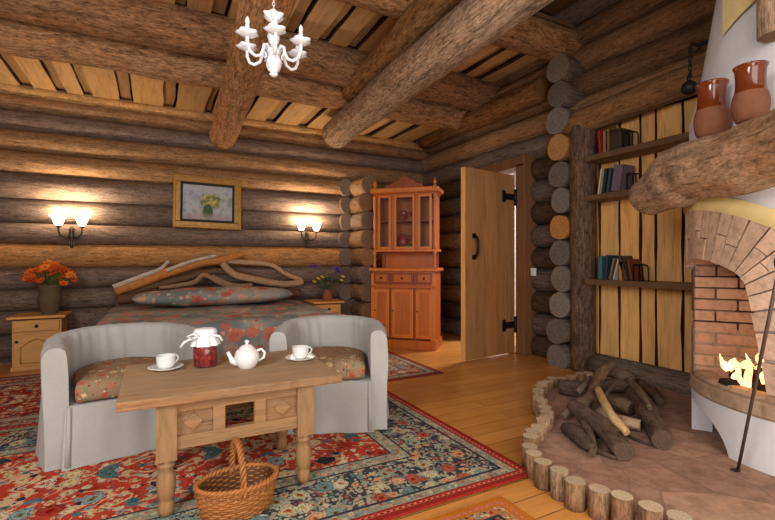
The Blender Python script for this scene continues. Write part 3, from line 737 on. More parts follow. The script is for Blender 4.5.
# ================================================================== NIGHTSTANDS
def nightstand(label,loc,w=.42,d=.36,h=.52):
    n=thing('nightstand',label,'nightstand',loc); pc=lin((206,150,84))
    mb=MB(); mb.box((0,d/2,h/2-.01),(w-.04,d-.02,h-.06),0,pc); mb.box((0,d/2,.02),(w-.02,d,.04),0,pc); mb.build('cabinet_body',M['pine'],n,bevel=.004)
    mb=MB(); mb.box((0,d/2-.01,h-.0125),(w+.03,d+.04,.025),0,tuple(q*1.05 for q in pc)); mb.build('top',M['pine'],n,bevel=.006)
    mb=MB(); mb.box((0,-.004,h-.095),(w-.07,.018,.1),0,tuple(q*1.02 for q in pc)); dr=mb.build('drawer',M['pine'],n,bevel=.004)
    mb=MB(); mb.blob((0,-.022,h-.095),.016); mb.build('knob',M['brass'],dr)
    mb=MB(); mb.box((0,-.004,.19),(w-.07,.016,.30),0,pc); dd=mb.build('door',M['pine'],n,bevel=.004)
    mb=MB(); a=[(-.12,.07),(.12,.07),(.12,.22),(.06,.27),(0,.30),(-.06,.27),(-.12,.22)]
    for i in range(7):
        p,q=a[i],a[(i+1)%7]; mb.tube([(p[0],-.014,p[1]),(q[0],-.014,q[1])],.006,6,0,tuple(q_*.8 for q_ in pc))
    mb.build('moulding',M['pine'],dd)
    mb=MB(); mb.blob((-w/2+.06,-.022,.28),.014); mb.build('knob',M['brass'],dd)
    return n
nightstand('pine nightstand with drawer and door left of the bed',(-1.0,5.30,0),.42,.36,.515)
nightstand('pine nightstand right of the bed holding the iris vase',(1.93,5.25,0),.38,.36,.53)
# vases and bouquets
def flower(mb,c,r,col,n=6,tilt=(0,0)):
    M3=Matrix.Rotation(tilt[0],3,'X')@Matrix.Rotation(tilt[1],3,'Y')
    for k in range(n):
        a=2*PI*k/n; d=M3@Vector((math.cos(a),math.sin(a),.25)); s=M3@Vector((-math.sin(a),math.cos(a),0)); up=M3@Vector((0,0,1)); c0=Vector(c)
        b=mb.add([c0,c0+d*r*.5+s*r*.34,c0+d*r+up*r*.1,c0+d*r*.5-s*r*.34]); mb.face([b,b+1,b+2,b+3],c=col)
    mb.blob(Vector(c)+M3@Vector((0,0,.1*r)),r*.22,6,4,0,tuple(q*.6 for q in col))
M['petal']=plain('petals',(255,255,255),.7,0,.2,.1,30); M['leafm']=plain('leaves',(255,255,255),.6,0,.3,.2,30)
vb=(-.93,5.47,.516)
V=thing('vase','brown earthenware vase on the left nightstand','vase',vb)
mb=MB(); mb.lathe([(0,0),(.065,0),(.07,.01),(.085,.06),(.098,.13),(.1,.17),(.09,.2),(.086,.215),(.092,.23),(.098,.27),(.104,.29),(.095,.29),(.085,.24),(.07,.1),(0,.05)],28,col=(.50,.86,.80)); mb.build('vase_body',M['terra'],V)
BQ=thing('flower_bouquet','bunch of orange flowers in the brown vase on the left nightstand','flowers',(vb[0],vb[1],vb[2]+.2))
mb=MB(); r=random.Random(3)
heads=[]
for i in range(58):
    a=r.uniform(0,2*PI); q=r.random()**.55; p=Vector((.21*q*math.cos(a),.13*q*math.sin(a),.12+.15*(1-q*q)+r.uniform(-.03,.04))); heads.append(p); mb.tube([(0,0,.02),p*.5+Vector((0,0,.02)),p],.003,4,0,lin((96,104,50)))
mb.build('stems',M['leafm'],BQ)
mb=MB()
for i in range(40):
    a=r.uniform(0,2*PI); q=r.uniform(.3,1); c0=Vector((.17*q*math.cos(a),.11*q*math.sin(a),r.uniform(.10,.26))); d=Vector((math.cos(a),math.sin(a),r.uniform(-.3,.6)))*.04; s=Vector((-math.sin(a),math.cos(a),0))*.012
    b=mb.add([c0,c0+d*.5+s,c0+d,c0+d*.5-s]); mb.face([b,b+1,b+2,b+3],c=lin((120,110,50)))
mb.build('leaves',M['leafm'],BQ)
for p in heads:
    mb=MB(); flower(mb,(0,0,0),r.uniform(.04,.058),lin(r.choice([(226,120,44),(214,92,34),(232,136,56),(196,76,36)])),7,(r.uniform(-.9,.9)+.4,r.uniform(-.6,.6))); mb.build('flower_head',M['petal'],BQ,loc=p)
vb=(1.97,5.40,.531)
V=thing('vase','small terracotta vase on the right nightstand','vase',vb)
mb=MB(); mb.lathe([(0,0),(.06,0),(.066,.01),(.07,.04),(.058,.09),(.045,.11),(.05,.13),(.06,.14),(.05,.14),(.04,.1),(0,.05)],26,col=(1.15,1,.95)); mb.build('vase_body',M['terra'],V)
BQ=thing('flower_bouquet','loose bunch of purple irises and green leaves in the terracotta vase','flowers',(vb[0],vb[1],vb[2]+.10))
mb=MB(); iris=[Vector((-.17,.0,.33)),Vector((.12,-.02,.30)),(Vector((.16,.03,.26)))]; yel=[Vector((-.14,-.04,.18)),Vector((-.18,0,.14)),Vector((.2,-.03,.2)),Vector((-.09,-.05,.2)),Vector((.19,.0,.15))]
for p in iris+yel: mb.tube([(0,0,0),p*.5+Vector((0,0,.03)),p],.004,5,0,lin((78,102,58)))
mb.build('stems',M['leafm'],BQ)
mb=MB()
for i in range(70):
    a=r.uniform(0,2*PI); q=r.random(); c0=Vector((.12*q*math.cos(a),.09*q*math.sin(a),r.uniform(.03,.2))); d=Vector((math.cos(a),math.sin(a),r.uniform(-.2,.9)))*.06; s=Vector((-math.sin(a),math.cos(a),0))*.02
    b=mb.add([c0,c0+d*.5+s,c0+d,c0+d*.5-s]); mb.face([b,b+1,b+2,b+3],c=lin(r.choice([(66,92,74),(84,104,62),(56,84,72),(110,122,64)])))
mb.build('leaves',M['leafm'],BQ)
for p in iris:
    mb=MB(); flower(mb,(0,0,0),.055,lin((92,66,158)),5,(.5,0)); flower(mb,(0,0,.02),.035,lin((112,86,178)),4,(.2,.4)); tag(mb.build('flower_head',M['petal'],BQ,loc=p),'purple iris')
for p in yel:
    mb=MB(); flower(mb,(0,0,0),.035,lin((206,180,70)),6,(.6,.2)); tag(mb.build('flower_head',M['petal'],BQ,loc=p),'yellow flower')

# ================================================================== PICTURE
pc=PY(208,203,5.70); 
PT=thing('framed_painting','gold-framed painting of yellow flowers hanging on the log wall','painting',pc); PT.rotation_euler=(math.radians(-3),math.radians(1.0),0)
fw,fh=.76,.63
mb=MB()
for (cx_,cz,sx,sz) in ((0,fh/2-.04,fw,.08),(0,-fh/2+.04,fw,.08),(-fw/2+.04,0,.08,fh-.16),(fw/2-.04,0,.08,fh-.16)):
    mb.box((cx_,0,cz),(sx,.045,sz)); mb.box((cx_*1.07,-.02,cz*1.08),(sx*.99 if sx>.1 else .025,.03,.025 if sx>.1 else sz+.14))
mb.build('picture_frame',M['gilt'],PT,bevel=.006)
mb=MB(); mb.box((0,.008,0),(fw-.15,.02,fh-.15),0,(.5,.5,.5)); mb.build('mount',plain('dark_mount',(62,62,58),.8),PT)
mb=MB(); mb.box((0,.0,0),(fw-.21,.02,fh-.22)); mb.build('canvas',M['canvas'],PT)

# ================================================================== WALL SCONCES
def sconce(label,px,py,glow=13):
    p=PY(px,py,5.735); S=thing('wall_sconce',label,'wall lamp',p); S.scale=(.88,.88,.88)
    mb=MB(); mb.lathe([(0,-.22),(.012,-.215),(.02,-.18),(.014,-.15),(.022,-.12),(.03,-.06),(.022,-.02),(.03,0),(.02,.03),(0,.05)],16,c=(0,-.03,0)); mb.box((0,-.005,-.08),(.05,.02,.2)); mb.build('back_plate',M['bronze'],S)
    for s in(-1,1):
        mb=MB(); mb.tube([(0,-.04,-.06),(s*.05,-.08,-.10),(s*.10,-.11,-.07),(s*.115,-.12,-.01),(s*.115,-.12,.03)],[.012,.011,.01,.01,.012],10); mb.lathe([(0,.02),(.028,.022),(.03,.04),(0,.045)],14,c=(s*.115,-.12,0)); mb.build('arm',M['bronze'],S)
        mb=MB(); mb.lathe([(.022,.04),(.034,.05),(.05,.085),(.056,.115),(.075,.15),(.086,.16)],28,c=(s*.115,-.12,0),rf=lambda a,z:1+(.07*math.sin(a*6) if z>.12 else 0)); tag(mb.build('glass_shade',M['shade'],S),'lit frosted glass tulip shade')
        l=bpy.data.lights.new('sconce_bulb','POINT'); l.energy=glow; l.color=(1,.78,.52); l.shadow_soft_size=.04
        lo=bpy.data.objects.new('bulb_light',l); C.objects.link(lo); lo.parent=S; lo.location=(s*.115,-.11,.22)
sconce('lit twin-shade bronze wall lamp above the left nightstand',72,230)
sconce('lit twin-shade bronze wall lamp between the painting and the cabinet',306.5,234)

# ================================================================== CABINET
K=thing('display_cabinet','carved reddish wooden display cabinet with glass doors in the corner','cabinet',(2.585,4.52,0),-PI/4)
cc=lin((176,92,32)); cd=lin((134,62,24)); cl_=lin((198,110,40))
w,d=.80,.40
mb=MB(); mb.box((0,d/2,.52),(w-.04,d-.02,.80),0,cc); mb.box((0,d/2-.01,.055),(w,d+.01,.11),0,cc)
for s in(-1,1): mb.box((s*(w/2-.035),.0,.5),(.05,.03,.78),0,cl_)
for x in(-.148,.148): mb.box((x,.005,.5),(.03,.02,.78),0,cd)
mb.box((0,0,.735),(w-.02,.03,.03),0,cc)
mb.build('base_carcass',M['cab'],K,bevel=.004)
mb=MB(); mb.box((0,d/2-.01,.935),(w+.03,d+.03,.035),0,cl_); mb.build('counter',M['cab'],K,bevel=.006)
dv=[(-.26,.195),(0,.265),(.26,.195)]
for x,ww in dv:
    mb=MB(); mb.box((x,-.006,.835),(ww,.02,.13),0,cd); mb.box((x,-.014,.835),(ww-.05,.012,.085),0,cc); o=mb.build('drawer',M['cab'],K,bevel=.004)
    mb=MB(); mb.blob((x,-.03,.835),.013,8,6); mb.build('knob',M['brass'],o)
    mb=MB(); mb.box((x,-.004,.42),(ww,.02,.57),0,cc)
    for sx in(-1,1): mb.box((x+sx*(ww/2-.02),-.014,.42),(.04,.012,.57),0,cl_)
    for z in(.155,.685): mb.box((x,-.014,z),(ww-.08,.012,.04),0,cl_)
    o=mb.build('door',M['cab'],K,bevel=.003)
    mb=MB(); mb.blob((x-ww/2+.02 ,-.026,.45),.01,8,6); mb.build('knob',M['brass'],o)
# upper hutch
uw,ud=.78,.30; y0=.08
mb=MB()
mb.box((0,y0+ud-.01,1.39),(uw-.06,.02,.9),0,cc)
for s in(-1,1): mb.box((s*(uw/2-.035),y0+ud/2+.02,1.50),(.025,ud-.03,.66),0,cc); mb.box((s*(uw/2-.05),y0+ud-.03,1.06),(.04,.05,.22),0,cd)
mb.box((0,y0+ud/2,1.165),(uw,ud,.03),0,cl_); mb.box((0,y0+ud/2,1.845),(uw-.02,ud,.03),0,cc); mb.box((0,y0+ud/2,1.52),(uw-.08,ud-.06,.015),0,cd)
for x in(-.148,.148): mb.box((x,y0+.01,1.505),(.035,.02,.65),0,cc)
mb.build('hutch_carcass',M['cab'],K,bevel=.003)
for s in(-1,1):
    for nm,z0,z1 in(('spindle',.955,1.15),('column',1.18,1.83)):
        L2=z1-z0; mb=MB(); mb.lathe([(0,0),(.02,0),(.02,.03),(.012,.04),(.018,L2*.25),(.011,L2*.3),(.017,L2*.5),(.011,L2*.7),(.018,L2*.75),(.012,L2-.04),(.02,L2-.03),(.02,L2),(0,L2)],12,c=(s*(uw/2-.02),y0-.01,z0),col=cl_); mb.build(nm,M['cab'],K)
for x,ww in ((-.25,.165),(0,.255),(.25,.165)):
    mb=MB(); y=y0
    for sx in(-1,1): mb.box((x+sx*(ww/2-.014),y,1.505),(.028,.022,.65),0,cl_)
    for z in(1.195,1.815): mb.box((x,y,z),(ww-.05,.022,.03),0,cl_)
    o=mb.build('glass_door',M['cab'],K,bevel=.003)
    mb=MB(); mb.box((x,y,1.505),(ww-.05,.005,.6)); mb.build('pane',M['glass'],o)
mb=MB(); mb.box((0,y0+ud/2-.02,1.885),(uw+.06,ud+.06,.06),0,cl_); mb.box((0,y0+ud/2-.02,1.86),(uw+.02,ud+.03,.03),0,cc); mb.build('cornice',M['cab'],K,bevel=.012)
mb=MB(); cr=[(-.24,0),(-.22,.04),(-.16,.05),(-.12,.085),(-.07,.09),(-.03,.14),(0,.15),(.03,.14),(.07,.09),(.12,.085),(.16,.05),(.22,.04),(.24,0)]
n=len(cr); a=mb.add([(x,y0-.02,1.915+z) for x,z in cr]); b=mb.add([(x,y0+.01,1.915+z) for x,z in cr]); mb.face([a+i for i in range(n)],c=cd); mb.face([b+i for i in range(n)][::-1],c=cd)
for i in range(n): j=(i+1)%n; mb.face([a+i,b+i,b+j,a+j],c=cl_)
mb.build('carved_crest',M['cab'],K,bevel=.005)
for s in(-1,1):
    mb=MB(); mb.lathe([(0,0),(.024,0),(.024,.015),(.01,.025),(.022,.05),(.02,.065),(.008,.08),(.006,.1),(0,.115)],12,c=(s*(uw/2-.02),y0,1.915),col=cl_); mb.build('finial',M['cab'],K)
# things inside the hutch
Kw=Matrix.Translation((2.585,4.52,0))@Matrix.Rotation(-PI/4,4,'Z')
M['redgl']=plain('red_glass',(150,52,46),.2,0,.5,.2); M['greengl']=plain('green_cloth',(64,118,98),.6,0,.3,.35,40)
mb=MB(); mb.grid(lambda u,v:Vector((-.33+.66*u,-.10+.03*math.sin(u*40)*0-.0,.004+.05*v+.02*n1(u*14,v*2))) if v<.99 else Vector((-.33+.66*u,.0,.03+.02*n1(u*14,5))),60,4,0); o=mb.build('shelf_liner',M['greengl'],loc=Kw@Vector((0,.22,1.1815)),rz=-PI/4); tag(o,'crumpled green cloth along the bottom shelf inside the display cabinet','cloth')
for i,(x,z,h_,lab) in enumerate(((-.05,1.53,.13,'red glass goblet left on the upper shelf of the display cabinet'),(.06,1.53,.11,'red glass goblet right on the upper shelf of the display cabinet'),(-.06,1.213,.16,'tall red vessel left on the lower shelf of the display cabinet'),(.05,1.213,.14,'tall red vessel right on the lower shelf of the display cabinet'))):
    mb=MB(); mb.lathe([(0,0),(.03,0),(.03,.006),(.008,.012),(.008,h_*.4),(.03,h_*.5),(.036,h_*.8),(.032,h_),(.028,h_*.9),(0,h_*.5)],18) if i<2 else mb.lathe([(0,0),(.045,0),(.06,h_*.3),(.055,h_*.6),(.03,h_*.8),(.036,h_),(.028,h_),(0,h_*.6)],18)
    o=mb.build('goblet' if i<2 else 'red_vessel',M['redgl'],loc=Kw@Vector((x,.24,z))); tag(o,lab,'glass' if i<2 else 'vase')

# ================================================================== CHANDELIER
ct=(.525,2.215,1.965)
CH=thing('chandelier','white ceramic chandelier with curled arms hanging from the ceiling beam','chandelier',ct)
mb=MB()
mb.lathe([(0,0),(.014,.004),(.022,.012),(.014,.02),(.026,.03),(.036,.055),(.037,.075),(.03,.098),(.022,.108),(.034,.118),(.036,.13),(.02,.142),(.014,.155),(.024,.17),(.03,.195),(.024,.225),(.014,.24),(.012,.27),(.01,.30)],28,rf=lambda a,z:1+.09*math.sin(a*6+z*70)); mb.build('body',M['chand'],CH)
mb=MB(); mb.lathe([(.01,.27),(.028,.282),(.045,.30),(.05,.31),(.03,.308),(.012,.30)],30,rf=lambda a,z:1+.14*math.sin(a*6)); mb.build('flower_finial',M['chand'],CH)
mb=MB()
for k in range(9):
    n=10; cz=.31+.018*k; A_=Vector((1,0,0)) if k%2 else Vector((0,1,0)); mb.tube([A_*.006*math.cos(2*PI*i/n)+Vector((0,0,cz+.012*math.sin(2*PI*i/n))) for i in range(n)],.0018,5,close=True)
mb.build('chain',M['chand'],CH)
for k in range(6):
    a=2*PI*k/6+.35; dx,dy=math.cos(a),math.sin(a)
    pts=[(.02,.125),(.04,.15),(.055,.142),(.06,.115),(.075,.082),(.105,.07),(.132,.084),(.145,.115),(.145,.15)]
    mb=MB(); mb.tube([(dx*r_,dy*r_,z) for r_,z in pts],[.009,.0085,.008,.008,.008,.008,.008,.008,.009],10)
    pts2=[(.06,.115),(.045,.10),(.042,.088),(.05,.082)]
    mb.tube([(dx*r_,dy*r_,z) for r_,z in pts2],[.005,.004,.004,.003],8)
    arm=mb.build('arm',M['chand'],CH)
    mb=MB(); mb.lathe([(.008,.146),(.018,.148),(.036,.154),(.050,.166),(.046,.168),(.03,.162),(.01,.16)],26,c=(dx*.145,dy*.145,0),rf=lambda a,z:1+(.13*math.sin(a*5) if z>.155 else 0)); mb.build('drip_dish',M['chand'],arm)
    mb=MB(); mb.lathe([(0,.16),(.011,.16),(.011,.2),(.007,.205),(.011,.215),(.009,.232),(0,.247)],12,c=(dx*.145,dy*.145,0)); mb.build('candle_bulb',M['chand'],arm)

# ================================================================== SHELVES AND BOOKS
def shelf(z,label,sd,y0=2.74,y1=1.55):
    mb=MB(); n=14; fr=[(3.49+.012*n1(i*.8,sd),y0+(y1-y0)*i/n) for i in range(n+1)]
    mb.prism(fr+[(3.73,y1),(3.73,y0)],0,.05,0,lin((136,100,68)),sidecol=lin((108,80,56)))
    o=mb.build('wall_shelf',M['board'],loc=(0,0,z-.05),bevel=.005); tag(o,label,'shelf'); return z
s1=shelf(2.00,'top rough plank shelf in the alcove beside the fireplace',1)
s2=shelf(1.64,'middle rough plank shelf in the alcove beside the fireplace',2)
s3=shelf(.875,'lowest rough plank shelf in the alcove beside the fireplace',3)
def book(label,y,z,t,h,dp,col,lean=0.0,group=None,x=3.52):
    o=thing('book',label,'book',(x,y,z),0,group); o.rotation_euler=(lean,0,0)
    mb=MB(); cv=lin(col)
    m_=plain('book_cover',col,.6,0,.3,.12,30)
    for s in(-1,1): mb.box((dp/2,s*(t/2-.002),h/2),(dp,.004,h))
    mb.box((.002,0,h/2),(.004,t,h)); mb.build('cover',m_,o)
    mb=MB(); mb.box((dp/2,0,h/2),(dp-.008,t-.007,h-.008)); mb.build('pages',M['paper'],o)
M['paper']=plain('paper',(222,210,186),.9)
g='books on the alcove shelves'
def lz(z,h,t,l): return z+abs(math.sin(l))*t/2+.001
def rowbook(px,z,pxw,h,col,label,lean=0):
    y=PX(px,200,3.52).y; y2=PX(px+pxw,200,3.52).y; t=abs(y-y2)*.93
    book(label,(y+y2)/2,lz(z,h,t,lean),t,h,.15,col,lean,g)
rowbook(598.5,s1,3.2,.21,(170,40,40),'bright red book standing at the left end of the top shelf',-.06)
rowbook(602.5,s1,3.6,.19,(150,122,84),'tan patterned book beside the red book on the top shelf')
rowbook(606.5,s1,3.6,.20,(128,100,66),'olive brown book in the middle of the top shelf row')
rowbook(610.5,s1,4.2,.20,(110,84,56),'brown book beside the dark box on the top shelf')
rowbook(597,s2,2.6,.22,(214,200,170),'cream thin book at the left end of the middle shelf',.14)
rowbook(601.5,s2,3.2,.22,(44,56,50),'dark green book on the middle shelf beside the cream one',.14)
rowbook(605.5,s2,3.6,.215,(58,74,84),'dark blue book beside the purple book on the middle shelf',.14)
rowbook(610,s2,10.5,.225,(112,98,114),'wide purple-grey book leaning on the middle shelf',.16)
rowbook(597.5,s3,5.5,.21,(66,104,116),'thick teal book at the left end of the lowest shelf')
rowbook(603.5,s3,3.4,.215,(46,64,72),'dark blue-grey book beside the teal book on the lowest shelf',.1)
rowbook(608,s3,3,.19,(120,112,96),'grey book leaning left on the lowest shelf',.22)
rowbook(612,s3,2.4,.20,(200,192,180),'thin white book leaning left on the lowest shelf',.26)
rowbook(618.5,s3,4.0,.16,(190,130,50),'ochre yellow book upright on the lowest shelf',0)
rowbook(624,s3,4.2,.21,(82,66,52),'dark brown book leaning right on the lowest shelf',-.3)
rowbook(630,s3,3.4,.18,(120,62,36),'reddish brown book leaning right on the lowest shelf',-.2)
# dark box and iron bookends
q=PX(619,200,3.55); BX=thing('wooden_box','dark wooden box with metal corners on the top shelf','box',(3.56,q.y,s1+.001))
mb=MB(); mb.box((0,0,.075),(.13,.10,.15),0,(1,1,1)); mb.build('case',plain('dark_box',(64,50,40),.5,0,.4,.2),BX,bevel=.006)
mb=MB(); mb.box((0,0,.1625),(.14,.11,.024)); mb.build('lid',plain('dark_box_lid',(52,40,32),.5,0,.4,.2),BX,bevel=.006)
def bookend(px,z,label):
    y=PX(px,200,3.56).y; o=thing('bookend',label,'bookend',(3.56,y,z+.001))
    mb=MB(); mb.box((0,0,.003),(.12,.09,.006)); mb.build('base_plate',M['iron'],o)
    mb=MB()
    for x in(-.04,.04): mb.tube([(x,.035,.006),(x,.035,.13),(x,.02,.14),(x,-.03,.13),(x,-.042,.11),(x,-.042,.006)],.006,6)
    mb.tube([(-.04,.035,.13),(.04,.035,.13)],.006,6); mb.tube([(-.04,-.03,.13),(.04,-.03,.13)],.005,6); mb.build('iron_loop',M['iron'],o)
bookend(630.5,s1,'black iron loop bookend on the top shelf'); bookend(634,s2,'black iron loop bookend on the middle shelf'); bookend(640.5,s3,'black iron loop bookend on the lowest shelf')

# ================================================================== FIREPLACE (round plan)
fc=Vector((3.15,.95,0)); FR=.62
FP=thing('fireplace','round white plaster fireplace with brick arch and burning fire','fireplace',fc)
def cyl(r,phi,z): return Vector((r*math.cos(phi),r*math.sin(phi),z))
D2=math.radians
pc_=D2(128)                                            # crown of the arch
AT=[0,.1,.2,.3,.4,.5,.6,.69,.77,.84,.90,.95,1.0]
AI=[(-.10,.99),(-.02,1.035),(.07,1.056),(.16,1.058),(.25,1.045),(.335,1.017),(.40,.985),(.437,.945),(.455,.87),(.472,.78),(.49,.68),(.51,.56),(.53,.42)]
AO=[(-.13,1.325),(-.03,1.332),(.09,1.332),(.20,1.322),(.31,1.300),(.42,1.265),(.56,1.195),(.66,1.09),(.71,.97),(.735,.84),(.745,.70),(.75,.56),(.755,.42)]
def ipl(T,P,t):
    t=min(1,max(0,t))
    for i in range(len(T)-1):
        if t<=T[i+1]:
            k=(t-T[i])/(T[i+1]-T[i]); return (P[i][0]+(P[i+1][0]-P[i][0])*k, P[i][1]+(P[i+1][1]-P[i][1])*k)
    return P[-1]
def zout(phi):
    s=(phi-pc_)*FR
    if s<=AO[0][0]: return AO[0][1]
    for a,b in zip(AO,AO[1:]):
        if s<=b[0]: return a[1]+(b[1]-a[1])*(s-a[0])/(b[0]-a[0])
    return AO[-1][1]
# hearth wall (white), with the wood store opening
pa0,pa1=D2(116),D2(300)
def zbot(phi):
    dg=math.degrees(phi)
    if 123.0<dg<160:
        t=(dg-123.0)/37
        return .235*(1-t**3.2)**.55
    return 0.0
ph=[D2(x) for x in [116+.75*i for i in range(int((160-116)/.75)+1)]+[160.05+3*i for i in range(47)]]
mb=MB(); zt=.30
for i in range(len(ph)-1):
    a,b_=ph[i],ph[i+1]; za,zb=zbot(a),zbot(b_); fla=lambda p:FR+.0
    for (r,fl) in((FR,False),(FR-.10,True)):
        v=mb.add([cyl(r,a,za),cyl(r,a,(za+zt)/2),cyl(r,a,zt),cyl(r,b_,zb),cyl(r,b_,(zb+zt)/2),cyl(r,b_,zt)])
        for q in((0,1,4,3),(1,2,5,4)):
            q=[v+k for k in q]; mb.face(q if not fl else q[::-1],sm=False)
    v=mb.add([cyl(FR,a,za),cyl(FR-.1,a,za),cyl(FR-.1,b_,zb),cyl(FR,b_,zb)]); mb.face([v,v+1,v+2,v+3])
    v=mb.add([cyl(FR,a,zt),cyl(FR-.1,a,zt),cyl(FR-.1,b_,zt),cyl(FR,b_,zt)]); mb.face([v+3,v+2,v+1,v])
mb.build('hearth_wall',M['plaster'],FP)
def nzv(u,v): return Vector((0,0,.3*v))
# inner back of the wood store
mb=MB()
def ib(u,v): return cyl(.40-.05*u,D2(100+75*u),.30*v)
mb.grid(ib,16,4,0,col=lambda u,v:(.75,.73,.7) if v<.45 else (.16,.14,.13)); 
v=mb.add([cyl(.61,D2(121.8),0),cyl(.36,D2(104),0),cyl(.36,D2(104),.3),cyl(.61,D2(121.8),.3)]); 
q0,q1=cyl(.612,D2(121.9),0),cyl(.36,D2(104),0)
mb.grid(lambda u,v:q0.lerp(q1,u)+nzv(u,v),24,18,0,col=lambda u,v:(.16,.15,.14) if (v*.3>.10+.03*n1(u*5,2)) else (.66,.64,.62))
mb.build('wood_store_back',M['plaster'],FP)
# brick rim
mb=MB(); r2=random.Random(8)
k=0; p=D2(117)
while p<D2(262):
    q=p+D2(8.2); cb=shade(lin((168,142,120)),.92,1.06,r2)
    n=4
    pr=[(FR+.002,.300),(FR+.010,.312),(FR+.004,.37),(FR-.03,.405),(FR-.10,.405),(FR-.11,.33)]
    for j in range(n):
        a=p+D2(.07)+(q-p-D2(.14))*j/n; b_=p+D2(.07)+(q-p-D2(.14))*(j+1)/n
        for i in range(len(pr)-1):
            v=mb.add([cyl(pr[i][0],a,pr[i][1]),cyl(pr[i][0],b_,pr[i][1]),cyl(pr[i+1][0],b_,pr[i+1][1]),cyl(pr[i+1][0],a,pr[i+1][1])]); mb.face([v+3,v+2,v+1,v],c=cb)
    p=q
mb.grid(lambda u,v:cyl(FR-.002,D2(117+145*u),.28+.11*v),60,1,0,lin((150,126,106)))
mb.build('hearth_rim',M['brick'],FP)
mb=MB(); mb.grid(lambda u,v:cyl(.56*v,2*PI*u,.345+.02*n1(u*9,v*5)),40,8,0,col=lin((96,66,46)),closeu=True); mb.build('hearth_bed',M['brick'],FP)
# brick side wall inside, from left jamb inwards: courses
e0=cyl(FR-.01,D2(121.5),0); dirw=Vector((.55,-.835,0)); nw=Vector((-.835,-.55,0))
mb=MB(); ch=.066
for c_ in range(11):
    z=.36+ch*c_; ext=[.62,.62,.58,.53,.48,.42,.40,.28,.24,.20,.18][c_]; x=-.0; k=0
    Lb=.21; x=-(c_%2)*Lb/2
    sh_=.0 if c_<7 else (c_-6)*.012
    while x<ext:
        xa=max(x,0)+.004; xb=min(x+Lb,ext)-.004
        if xb-xa>.02:
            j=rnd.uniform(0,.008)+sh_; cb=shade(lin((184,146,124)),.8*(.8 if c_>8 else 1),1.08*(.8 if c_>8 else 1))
            Mx=Matrix((dirw,nw,Vector((0,0,1)))).transposed()
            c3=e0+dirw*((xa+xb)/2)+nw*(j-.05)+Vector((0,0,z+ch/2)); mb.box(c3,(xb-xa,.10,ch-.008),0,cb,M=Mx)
        x+=Lb
Mx=Matrix((dirw,nw,Vector((0,0,1)))).transposed()
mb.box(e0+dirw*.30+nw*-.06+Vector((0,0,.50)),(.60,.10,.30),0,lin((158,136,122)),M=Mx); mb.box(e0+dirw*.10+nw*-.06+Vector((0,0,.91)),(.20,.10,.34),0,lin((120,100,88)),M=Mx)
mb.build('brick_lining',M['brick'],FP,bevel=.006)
# dark smoke chamber behind
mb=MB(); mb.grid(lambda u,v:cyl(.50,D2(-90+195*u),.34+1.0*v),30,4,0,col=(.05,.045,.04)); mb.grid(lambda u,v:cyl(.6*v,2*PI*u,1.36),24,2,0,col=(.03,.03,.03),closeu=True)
mb.build('smoke_chamber',M['brick'],FP)
# arch voussoirs
mb=MB(); nB=17
def arch_pt(t,k,r):     # t along the arch, k 0 inner edge .. 1 outer edge
    (a,za),(b,zb)=ipl(AT,AI,t),ipl(AT,AO,t)
    return cyl(r,pc_+(a+(b-a)*k)/FR,za+(zb-za)*k)
def tt(i): return i/nB
for i in range(nB):
    a,b_=tt(i),tt(i+1); g=.06*(b_-a); a+=g; b_-=g
    splits=[(0,1)] if i%3==0 else ([(0,.56),(.58,1)] if i%3==1 else [(0,.42),(.44,1)])
    for (k0,k1) in splits:
        cb=shade(lin((202,170,146)),.84,1.1); ro=FR+.03+rnd.uniform(-.004,.004); ri=FR-.12
        if i==0: cb=lin((186,166,150))
        n=3; rows_=[]
        for r in(ro,ri):
            rows_.append([[mb.add([arch_pt(a+(b_-a)*x/n,k0+(k1-k0)*y/3,r)]) for y in range(4)] for x in range(n+1)])
        O,I=rows_
        for x in range(n):
            for y in range(3):
                mb.face([O[x][y],O[x][y+1],O[x+1][y+1],O[x+1][y]],c=cb)
            mb.face([O[x][0],O[x+1][0],I[x+1][0],I[x][0]],c=tuple(q*.8 for q in cb)); mb.face([O[x][3],I[x][3],I[x+1][3],O[x+1][3]],c=cb)
        for y in range(3):
            mb.face([O[0][y],I[0][y],I[0][y+1],O[0][y+1]],c=cb); mb.face([O[n][y],O[n][y+1],I[n][y+1],I[n][y]],c=cb)
mb.build('brick_arch',M['brick'],FP)
mb=MB()
mb.grid(lambda u,v:arch_pt(u,v,FR+.006),40,6,0,lin((170,160,150))); mb.build('arch_mortar',M['brick'],FP)
# right jamb below the arch (plaster) and band
mb=MB(); mb.grid(lambda u,v:cyl(FR-.005,pc_+.74/FR+1.0*u,.30+1.15*v),20,6,0); mb.build('right_pier',M['plaster'],FP)
def band(k0,k1,r0):
    def fn(u,v):
        a=ipl(AT,AO,u); b=ipl(AT,AO,min(1,u+.02)); c=ipl(AT,AO,max(0,u-.02)); tx,tz=b[0]-c[0],b[1]-c[1]; L=math.hypot(tx,tz); nx_,nz_=-tz/L,tx/L
        off_=k0+(k1-k0)*v; return cyl(r0+.012*math.sin(PI*v),pc_+(a[0]+nx_*off_)/FR,a[1]+nz_*off_)
    return fn
mb=MB(); mb.grid(band(-.004,.075,FR+.03),50,5,0); mb.build('yellow_arch_band',M['yellow'],FP)
